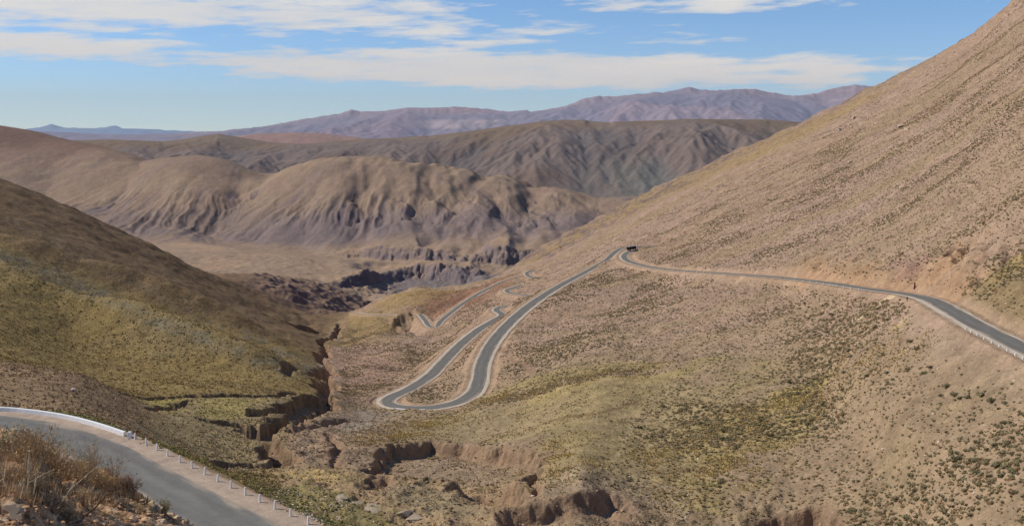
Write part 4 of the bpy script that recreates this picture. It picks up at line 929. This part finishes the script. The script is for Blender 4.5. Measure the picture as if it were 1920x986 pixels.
merge('stony_scree', rp_, pos, rng.uniform(.15, .55, NRK)*(1+.8*sstep(400, 1200, pos[:, 1])), srgb(190, 168, 148)*rng.uniform(.75, 1.2, (NRK, 1)), M_rock, 'countless small pale stones over the right hillside', 'scree')
def rock(px, row, size, c, label, group=None, seed=0, flat=1.0, name='boulder', cat='rock', pos=None):
    V_, F_ = rock_geo(seed, 3); V_ = V_*np.array([1, 1, flat])*size; cc = np.ones((len(V_), 3))*c
    o_ = add(name, V_, F_, M_rock, cc, False); p_ = ground_at(px, row) if pos is None else pos; o_.location = (p_[0], p_[1], p_[2]+size*.12*flat); o_.rotation_euler = (0, 0, seed*1.7); return tag(o_, label, cat, group)
PR = srgb(190, 166, 140)
rock(1574, 246, 6.0, PR, 'largest pale boulder high on the right slope near the skyline', seed=101); rock(1600, 224, 4.0, PR*.9, 'grey boulder just above the largest pale one near the skyline', seed=102)
rock(1596, 240, 2.8, PR*1.05, 'small pale boulder touching the right side of the largest one', seed=103)
rock(1688, 238, 3.4, PR, 'left boulder of the pale pair in the middle of the upper slope', seed=104); rock(1702, 243, 2.6, PR, 'right boulder of the pale pair in the middle of the upper slope', seed=105)
rock(1856, 194, 2.2, PR, 'lone pale boulder high on the slope at the right edge', seed=106); rock(1595, 304, 1.8, PR*1.1, 'lone small pale boulder in the middle of the scree', seed=107)
rock(1493, 325, 1.7, PR*1.1, 'lone pale stone on the scree left of the shrub belt', seed=108); rock(1037, 677, .8, PR*1.2, 'bright pale stone on the slope right of the double road bend', seed=109)
rock(1001, 599, .9, PR*1.2, 'bright pale stone just right of the descending road', seed=110); rock(1688, 563, .55, srgb(70, 58, 48), 'dark rock on the outer verge left of the standing person', seed=111)
rock(136, 733, 1.1, srgb(200, 180, 160), 'single pale boulder on the brown knoll behind the parapet', seed=112)
for k_, (px, row, s_, fl_, lb) in enumerate(((594, 908, 1.3, .6, 'grey angular rock on the bare terrace, leftmost of the rocks in front'), (640, 934, 2.6, .22, 'flat pale rock slab left of the dark edged slabs'), (668, 944, 1.8, .3, 'dark edged flat slab right of the pale slab'), (702, 956, 3.6, .2, 'widest flat grey slab on the rubble in front'), (755, 962, 2.2, .3, 'flat slab at the right end of the widest slab'), (775, 972, 2.4, .25, 'lowest flat slab by the bottom edge of the rubble'))):
    rock(px, row, s_, srgb(166, 148, 126) if k_ else srgb(112, 90, 78), lb, seed=120+k_, flat=fl_, name='rock_slab' if k_ else 'boulder')

# ------------------------------------------------------------------ the bank in front, with its dry bushes
bpx = np.linspace(-500, 2450, int(1500*Q)); EP = [(-500, 740), (-100, 785), (0, 800), (25, 797), (55, 803), (80, 832), (110, 858), (150, 872), (210, 897), (255, 925), (300, 945), (340, 966), (370, 988), (430, 1040), (600, 1210), (960, 1600), (1500, 2300), (2450, 3000)]
erow = np.interp(bpx, [e[0] for e in EP], [e[1] for e in EP]); ey = np.interp(bpx, [-500, 0, 370, 600, 960, 1500, 2450], [26, 25, 21, 16, 9, 6, 5]); ez = (H0-erow)*ey/F
tb = np.concatenate([np.linspace(0, 1, int(420*Q)), 1+np.linspace(.004, 1, int(90*Q))**1.3]); TB, BP = np.meshgrid(tb, bpx, indexing='ij'); EY = ey[None]+0*TB; EZ = ez[None]+0*TB
y_in = 2.0+(EY-2.0)*np.clip(TB, 0, 1)**.8; z_in = -1.75+(EZ+1.75)*np.clip((y_in-2)/(EY-2), 0, 1)**.85
tt = np.clip(TB-1, 0, 1); y_out = EY+(79-EY)*tt; zend = np.interp(bpx, gpx, Z[0])[None]+0*TB-1.0; z_out = EZ+(zend-EZ)*tt
BY_ = np.where(TB <= 1, y_in, y_out); BZ = np.where(TB <= 1, z_in, z_out); BX = (BP-960)*BY_/F
rl = fbm(BX/2.2, BY_/2.2, 4, 11)*.28+ridged(BX/.7, BY_/.7, 3, 15)*.10+fbm(BX/.16, BY_/.16, 3, 19)*.035
BZ = BZ+rl*np.where(TB <= 1, .35+.65*sstep(0, .2, 1-TB), 1.5)-.1
n1 = fbm(BX/1.1, BY_/1.1, 4, 33); n2 = fbm(BX/.3, BY_/.3, 3, 37); c = np.ones(BX.shape+(3,))*srgb(184, 142, 104)
for w_, cc in ((sstep(-.2, .4, n1), srgb(168, 136, 104)), (sstep(.1, .6, n2)*.8, srgb(206, 172, 134)), (sstep(.1, .5, -n2)*.7, srgb(128, 92, 64)), (sstep(.2, .6, n1-.3*n2)*(BY_ > 15)*.6, srgb(112, 94, 64)), ((TB > 1)*.6, srgb(150, 122, 96))):
    c = c*(1-w_[..., None])+cc*w_[..., None]
M_bank = ground_mat('loose_earth', (9.0, 2.0), ((14.0, .04), (3.0, .12)), .3)
o = add('bank', np.stack([BX, BY_, BZ], -1).reshape(-1, 3), quads(*BX.shape), M_bank, np.clip(c, .01, .9).reshape(-1, 3)); tag(o, 'stony earth bank in front of the camera', 'bank', kind='structure')
brow = H0-F*BZ/BY_
def bank_at(px, row):
    j = int(np.clip(round((px+500)/(bpx[1]-bpx[0])), 0, len(bpx)-1)); k_ = (tb <= 1); i = int(np.argmin(np.abs(brow[k_, j]-row))); return np.array([BX[i, j], BY_[i, j], BZ[i, j]])
def tubes(paths, mat_sides=3):
    Vs = []; Fs = []; n0 = 0
    for P_, r_ in paths:
        P_ = np.asarray(P_); m_ = len(P_); t = np.gradient(P_, axis=0); t /= np.linalg.norm(t, axis=1)[:, None]+1e-9
        a_ = np.cross(t, [.3, .5, .8]); a_ /= np.linalg.norm(a_, axis=1)[:, None]+1e-9; b_3 = np.cross(t, a_)
        for k_ in range(mat_sides):
            an = 2*np.pi*k_/mat_sides; Vs.append(P_+(a_*math.cos(an)+b_3*math.sin(an))*np.asarray(r_)[:, None])
        for i in range(m_-1):
            for k_ in range(mat_sides):
                q0 = n0+k_*m_+i; q1 = n0+((k_+1) % mat_sides)*m_+i; Fs.append((q0, q1, q1+1, q0+1))
        n0 += m_*mat_sides
    return np.vstack(Vs), Fs
def dry_bush(name, px, row, width, height, c, label, seed, nst=60, twigs=5, leaves=900, leafc=None, lean=0.0, thick=.008, group=None, spread=.5, cat='shrub'):
    g = np.random.default_rng(seed); paths = []; tips = []
    for s_ in range(nst):
        th = g.uniform(0, 2*np.pi); out = g.uniform(.05, 1)*width*.5; hh = height*g.uniform(.5, 1)*(1-.35*(out/(width*.5))**2)
        b0 = np.array([math.cos(th)*out*.35, math.sin(th)*out*.35, -.05]); n_ = 7; k_ = np.linspace(0, 1, n_)
        P_ = np.stack([b0[0]+math.cos(th)*out*.65*k_**1.2+lean*hh*k_, b0[1]+math.sin(th)*out*.65*k_**1.2, b0[2]+hh*k_], 1); P_[1:] += g.normal(size=(n_-1, 3))*.035*height*k_[1:, None]
        paths.append((P_, thick*(1-.75*k_)))
        for q_ in range(twigs):
            a_ = g.integers(2, n_-1); d_ = P_[a_]-P_[a_-1]; d_ = d_/np.linalg.norm(d_)+g.normal(size=3)*spread; d_ /= np.linalg.norm(d_); ln = height*g.uniform(.12, .32); k2 = np.linspace(0, 1, 4)
            T_ = P_[a_]+d_*ln*k2[:, None]+g.normal(size=(4, 3))*.02*height*k2[:, None]; T_[:, 2] += .1*ln*k2; paths.append((T_, thick*.45*(1-.7*k2))); tips.append(T_)
    V_, F_ = tubes(paths); cc = np.ones((len(V_), 3))*(c*.6+.4*srgb(176, 156, 126))*1.6*g.uniform(.8, 1.15, (len(V_), 1))
    p_ = bank_at(px, row); root = empty(name, tuple(p_), 0.0); tag(root, label, cat, group)
    add('branches', V_, F_, M_shrub, np.clip(cc, .01, .9), False, root)
    leaves = int(leaves*.16); nst = int(nst*.65)
    if leaves:
        T_ = np.vstack(tips); L_ = T_[g.integers(0, len(T_), leaves)]+g.normal(size=(leaves, 3))*.03*height; dn = g.normal(size=(leaves, 3)); dn[:, 2] = np.abs(dn[:, 2]); dn /= np.linalg.norm(dn, axis=1)[:, None]
        sd = np.cross(dn, g.normal(size=(leaves, 3))); sd /= np.linalg.norm(sd, axis=1)[:, None]; sz = g.uniform(.012, .03, leaves)[:, None]*(1+height*.4)
        tri = np.stack([L_-sd*sz*.5, L_+sd*sz*.5, L_+dn*sz*1.6], 1).reshape(-1, 3); lc = np.repeat(((leafc if leafc is not None else c)*.5+.5*srgb(156, 136, 106))*1.8*g.uniform(.6, 1.35, (leaves, 1)), 3, axis=0)
        add('foliage', tri, np.arange(leaves*3).reshape(-1, 3), M_shrub, np.clip(lc, .01, .9), False, root)
    return root
RUST, STRAW, OB, GB = srgb(128, 84, 52), srgb(188, 166, 128), srgb(124, 98, 60), srgb(92, 88, 52)
dry_bush('dry_bush', 22, 850, 1.3, .62, GB, 'dark olive bush on the rocky bump at the left edge', 1, 60, 5, 2600, srgb(84, 78, 46))
dry_bush('dry_bush', 60, 868, 1.2, .7, OB, 'rusty leaved bush just right of the dark olive bush', 2, 70, 6, 2200, srgb(132, 94, 56))
dry_bush('dry_bush', 100, 893, 1.3, .75, OB, 'thick brown bush in front of the road, below the bare upright twigs', 3, 80, 6, 2400, srgb(138, 98, 58))
dry_bush('dry_bush', 140, 903, 1.2, .62, OB, 'brown twiggy bush left of the tall bare twigs', 4, 70, 6, 1800, srgb(140, 104, 64))
dry_bush('bare_bush', 172, 893, .9, 1.0, srgb(120, 96, 74), 'tall bare twiggy bush standing up against the asphalt', 5, 26, 8, 150, spread=.6, thick=.007)
dry_bush('bare_bush', 98, 880, .8, .95, srgb(112, 88, 66), 'thin bare twigs rising in the middle of the brown bushes', 15, 16, 7, 80, spread=.6, thick=.006)
dry_bush('bare_bush', 212, 905, .8, .75, srgb(112, 78, 58), 'bare reddish twigs just left of the dark rust bush', 6, 26, 7, 200, spread=.6, thick=.006)
dry_bush('dry_bush', 188, 918, 1.1, .5, OB, 'low brown bush at the foot of the tall bare twigs', 7, 70, 6, 1600, srgb(146, 106, 66))
dry_bush('dry_bush', 240, 924, .75, .5, srgb(92, 52, 40), 'dense dark rust red bush at the edge above the asphalt', 8, 90, 6, 1600, srgb(96, 54, 40))
dry_bush('dry_bush', 272, 937, .45, .22, GB, 'small dark green bush right of the rust red bush', 9, 40, 4, 900, srgb(74, 78, 44))
dry_bush('dry_bush', 305, 947, .42, .3, GB, 'small grey green bush on the stony lip, nearest the road', 10, 40, 5, 900, srgb(88, 92, 56))
dry_bush('dry_bush', 345, 966, .3, .14, GB, 'tiny green plant at the lowest end of the stony lip', 11, 20, 4, 300, srgb(86, 88, 54))
dry_bush('dry_bush', 82, 958, .95, .32, srgb(62, 48, 44), 'dark leafless cushion bush on the orange earth at the lower left', 12, 110, 6, 900, srgb(64, 50, 44))
dry_bush('dry_bush', 118, 967, .55, .2, srgb(62, 48, 44), 'small dark twiggy cushion beside the dark leafless bush', 13, 60, 5, 400, srgb(64, 50, 44))
dry_bush('dry_bush', 150, 940, .8, .3, STRAW*.7, 'straw coloured dead bush in the middle of the bank', 16, 60, 6, 900, srgb(156, 124, 84))
dry_bush('dry_bush', 200, 955, .8, .26, OB, 'pale brown dead bush at the right of the bank', 17, 30, 6, 500, srgb(150, 112, 74))
dry_bush('dry_bush', 40, 915, .9, .5, OB, 'brown and straw bush behind the pale stalks', 18, 60, 6, 1000, srgb(150, 118, 80))
for k_, (a_, b_4, lb) in enumerate((((28, 862), (12, 798), 'long pale dry stalk leaning left over the dark olive bush'), ((20, 930), (-2, 886), 'pale dry stalk leaning left at the picture edge'), ((37, 934), (34, 903), 'short straight pale stalk on the orange earth'), ((48, 936), (54, 868), 'thin curved pale stalk right of the short straight one'), ((62, 934), (66, 884), 'thin forked pale stalk beside the dark cushion bush'), ((168, 900), (165, 838), 'pale upright stalk inside the tall bare bush'), ((108, 952), (138, 908), 'pair of pale sticks leaning right across the bank'), ((160, 968), (212, 918), 'long dark stick leaning right across the bank'))):
    p_ = bank_at(*a_); y_ = p_[1]; q_ = np.array([(b_4[0]-960)*y_/F, y_+.05, (H0-b_4[1])*y_/F]); n_ = 8; kk = np.linspace(0, 1, n_); g = np.random.default_rng(300+k_)
    P_ = (q_-p_)*kk[:, None]+g.normal(size=(n_, 3))*.012*kk[:, None]; ps = [(P_, .014*(1-.5*kk))]
    for t_ in range(3): a2 = P_[3+t_]; ps.append((a2+np.outer(np.linspace(0, 1, 4), (q_-p_)*.3+g.normal(size=3)*.12), .006*(1-.6*np.linspace(0, 1, 4))))
    V_, F_ = tubes(ps, 5); o = add('dry_stalk', V_, F_, M_shrub, np.ones((len(V_), 3))*(srgb(206, 192, 156) if k_ != 7 else srgb(110, 86, 62)), False); o.location = tuple(p_); tag(o, lb, 'stalk')
# stones on the lip
def in_bank(n_, px0, px1, r0_, r1_):
    out = []
    while len(out) < n_:
        px = rng.uniform(px0, px1); row = rng.uniform(r0_, r1_)
        if row > np.interp(px, [e[0] for e in EP], [e[1] for e in EP])+2: out.append(bank_at(px, row))
    return np.array(out)
pos = in_bank(3800, -120, 480, 800, 1120); n_ = len(pos)
merge('gravel', rp_, pos, rng.uniform(.012, .06, n_)*np.where(rng.uniform(size=n_) < .06, 1.8, 1), srgb(196, 156, 118)*rng.uniform(.6, 1.2, (n_, 1)), M_rock, 'loose orange tan stones covering the bank', 'gravel')
gp = [tuft_geo(s_, 22, .5, 1.0, .03) for s_ in range(4)]
pos = in_bank(700, -100, 260, 830, 950); n_ = len(pos); u_ = rng.uniform(size=(n_, 1))
merge('dry_grass', gp, pos, rng.uniform(.08, .24, n_), (srgb(200, 172, 134)*u_+srgb(150, 122, 92)*(1-u_))*rng.uniform(.9, 1.3, (n_, 1)), M_grass, 'dead brown grass between the bushes on the bank', 'grass')
lipst = [(8, 806), (26, 800), (44, 803), (60, 812), (15, 822), (268, 938), (285, 941), (297, 950), (318, 957), (333, 966), (346, 970), (354, 978), (20, 965), (95, 972), (5, 980), (250, 975), (300, 978), (12, 865)]
for k_, (px, row) in enumerate(lipst):
    p_ = bank_at(px, row); s_ = random.uniform(.07, .13)*(1.3 if k_ in (12, 14) else 1)
    lb = 'pale stone in the pile on the rocky bump at the left edge' if k_ < 5 or k_ == 17 else ('pale stone on the stony lip above the asphalt' if k_ < 12 else 'tan stone lying on the orange earth at the bottom left')
    rock(px, row, s_, srgb(200, 172, 140)*random.uniform(.8, 1.1), lb, {'pale stone in': 'stones piled on the rocky bump', 'pale stone on': 'stones along the lip of the bank'}.get(lb[:13], 'stones on the orange earth'), seed=200+k_, name='stone', cat='stone', pos=p_)


# ------------------------------------------------------------------ camera, sun, sky
cam = bpy.data.cameras.new('camera'); co = link(bpy.data.objects.new('camera', cam)); sc = bpy.context.scene; sc.camera = co
cam.sensor_width = 36; cam.lens = 36*F/1920; cam.shift_y = -(493-H0)/1920; cam.clip_start = .3; cam.clip_end = 200000
co.rotation_euler = (math.radians(90), 0, 0)
sun = bpy.data.lights.new('sun', 'SUN'); so = link(bpy.data.objects.new('sun', sun)); sun.energy = 3.9; sun.angle = math.radians(.5); sun.color = (1, .95, .87)
from mathutils import Vector
so.rotation_euler = Vector(SUN).to_track_quat('Z', 'Y').to_euler()
w = bpy.data.worlds.new('World'); sc.world = w; w.use_nodes = True; nt = w.node_tree; bg = nt.nodes['Background']
sk = N(nt, 'ShaderNodeTexSky'); sk.sky_type = 'NISHITA'; sk.sun_disc = False
sk.sun_elevation = math.asin(SUN[2]); sk.sun_rotation = math.atan2(SUN[0], SUN[1]); sk.altitude = 3800; sk.air_density = 1.0; sk.dust_density = .1; sk.ozone_density = 2.0
bg.inputs['Strength'].default_value = .12
tc = N(nt, 'ShaderNodeTexCoord').outputs['Generated']
sep = N(nt, 'ShaderNodeSeparateXYZ'); nt.links.new(tc, sep.inputs[0])
def M(op, a, b=None, c=None, clamp=False):
    n_ = nt.nodes.new('ShaderNodeMath'); n_.operation = op; n_.use_clamp = clamp
    for i, v_ in enumerate((a, b, c)):
        if v_ is None: continue
        if isinstance(v_, (int, float)): n_.inputs[i].default_value = v_
        else: nt.links.new(v_, n_.inputs[i])
    return n_.outputs[0]
hyp = M('SQRT', M('ADD', M('MULTIPLY', sep.outputs[0], sep.outputs[0]), M('MULTIPLY', sep.outputs[1], sep.outputs[1])))
az = M('ARCTAN2', sep.outputs[0], sep.outputs[1]); el = M('DIVIDE', sep.outputs[2], hyp)      # azimuth (rad), elevation (tan)
def comb(x_, y_, z_=0.0):
    c_ = nt.nodes.new('ShaderNodeCombineXYZ')
    for i, v_ in enumerate((x_, y_, z_)):
        if isinstance(v_, (int, float)): c_.inputs[i].default_value = v_
        else: nt.links.new(v_, c_.inputs[i])
    return c_.outputs[0]
nlow = noise(nt, 1.0, 4, .55, comb(M('MULTIPLY', az, 5.0), M('MULTIPLY', el, 32.0), 3.1))
nhi = noise(nt, 1.0, 7, .62, comb(M('MULTIPLY', az, 16.0), M('MULTIPLY', M('ADD', el, M('MULTIPLY', az, -.03)), 120.0), 1.7))
nw = M('ADD', M('MULTIPLY', M('SUBTRACT', nlow, .5), 1.0), M('MULTIPLY', M('SUBTRACT', nhi, .5), 1.7))
def band(a0, a1, e0, tilt, half_, k=1.0, soft=.10):
    """long flat cloud: azimuth a0..a1, elevation e0+tilt*az, tapering to both ends"""
    mid = (a0+a1)/2; hw = (a1-a0)/2
    u = M('DIVIDE', M('SUBTRACT', az, mid), hw); taper = M('SUBTRACT', 1.0, M('MULTIPLY', u, u))
    v_ = M('DIVIDE', M('SUBTRACT', el, M('ADD', M('MULTIPLY', az, tilt), e0)), half_)
    return M('MULTIPLY', M('SUBTRACT', M('MULTIPLY', taper, 1.0), M('MULTIPLY', v_, v_)), k)
def A(px): return math.atan((px-960)/F)
def E(row): return (H0-row)/F
bs = [band(-1.3, A(1160), E(48), -.028, .027, 1.1), band(A(150), A(1850), E(132), -.022, .021, 1.3), band(A(-500), A(420), E(103), 0.0, .015, 1.0),
      band(A(1150), A(1390), E(75), 0, .006, .5), band(A(860), A(1050), E(80), 0, .006, .5), band(A(1080), A(1600), E(8), -.02, .010, .55), band(-3, -.62, E(100), .0, .05, .8), band(-2.5, 2.5, .42, .0, .1, .9), band(.7, 3, .12, 0, .03, .8)]
mx = bs[0]
for q in bs[1:]: mx = M('MAXIMUM', mx, q)
cl = M('ADD', mx, M('MULTIPLY', nw, 2.0))
cf = ramp(nt, cl, [(.04, 0.0), (.3, .4), (.65, .82), (1.0, .95)])
skyc = sk.outputs[0]
grad = ramp(nt, M('MULTIPLY', el, 5.0), [(0.0, (.74, .94, 1.20)), (.7, (.78, .98, 1.16))])
skyc = mul(nt, skyc, grad)
mixn = nt.nodes.new('ShaderNodeMix'); mixn.data_type = 'RGBA'; nt.links.new(cf, mixn.inputs['Factor']); nt.links.new(skyc, mixn.inputs['A'])
shade = ramp(nt, nlow, [(.3, (5.6, 5.8, 6.0)), (.7, (6.9, 6.75, 6.4))]); nt.links.new(shade, mixn.inputs['B'])
nt.links.new(mixn.outputs['Result'], bg.inputs['Color'])
sc.view_settings.view_transform = 'Standard'; sc.view_settings.look = 'None'; sc.view_settings.exposure = 0
sc.cycles.use_denoising = True; sc.cycles.max_bounces = 4
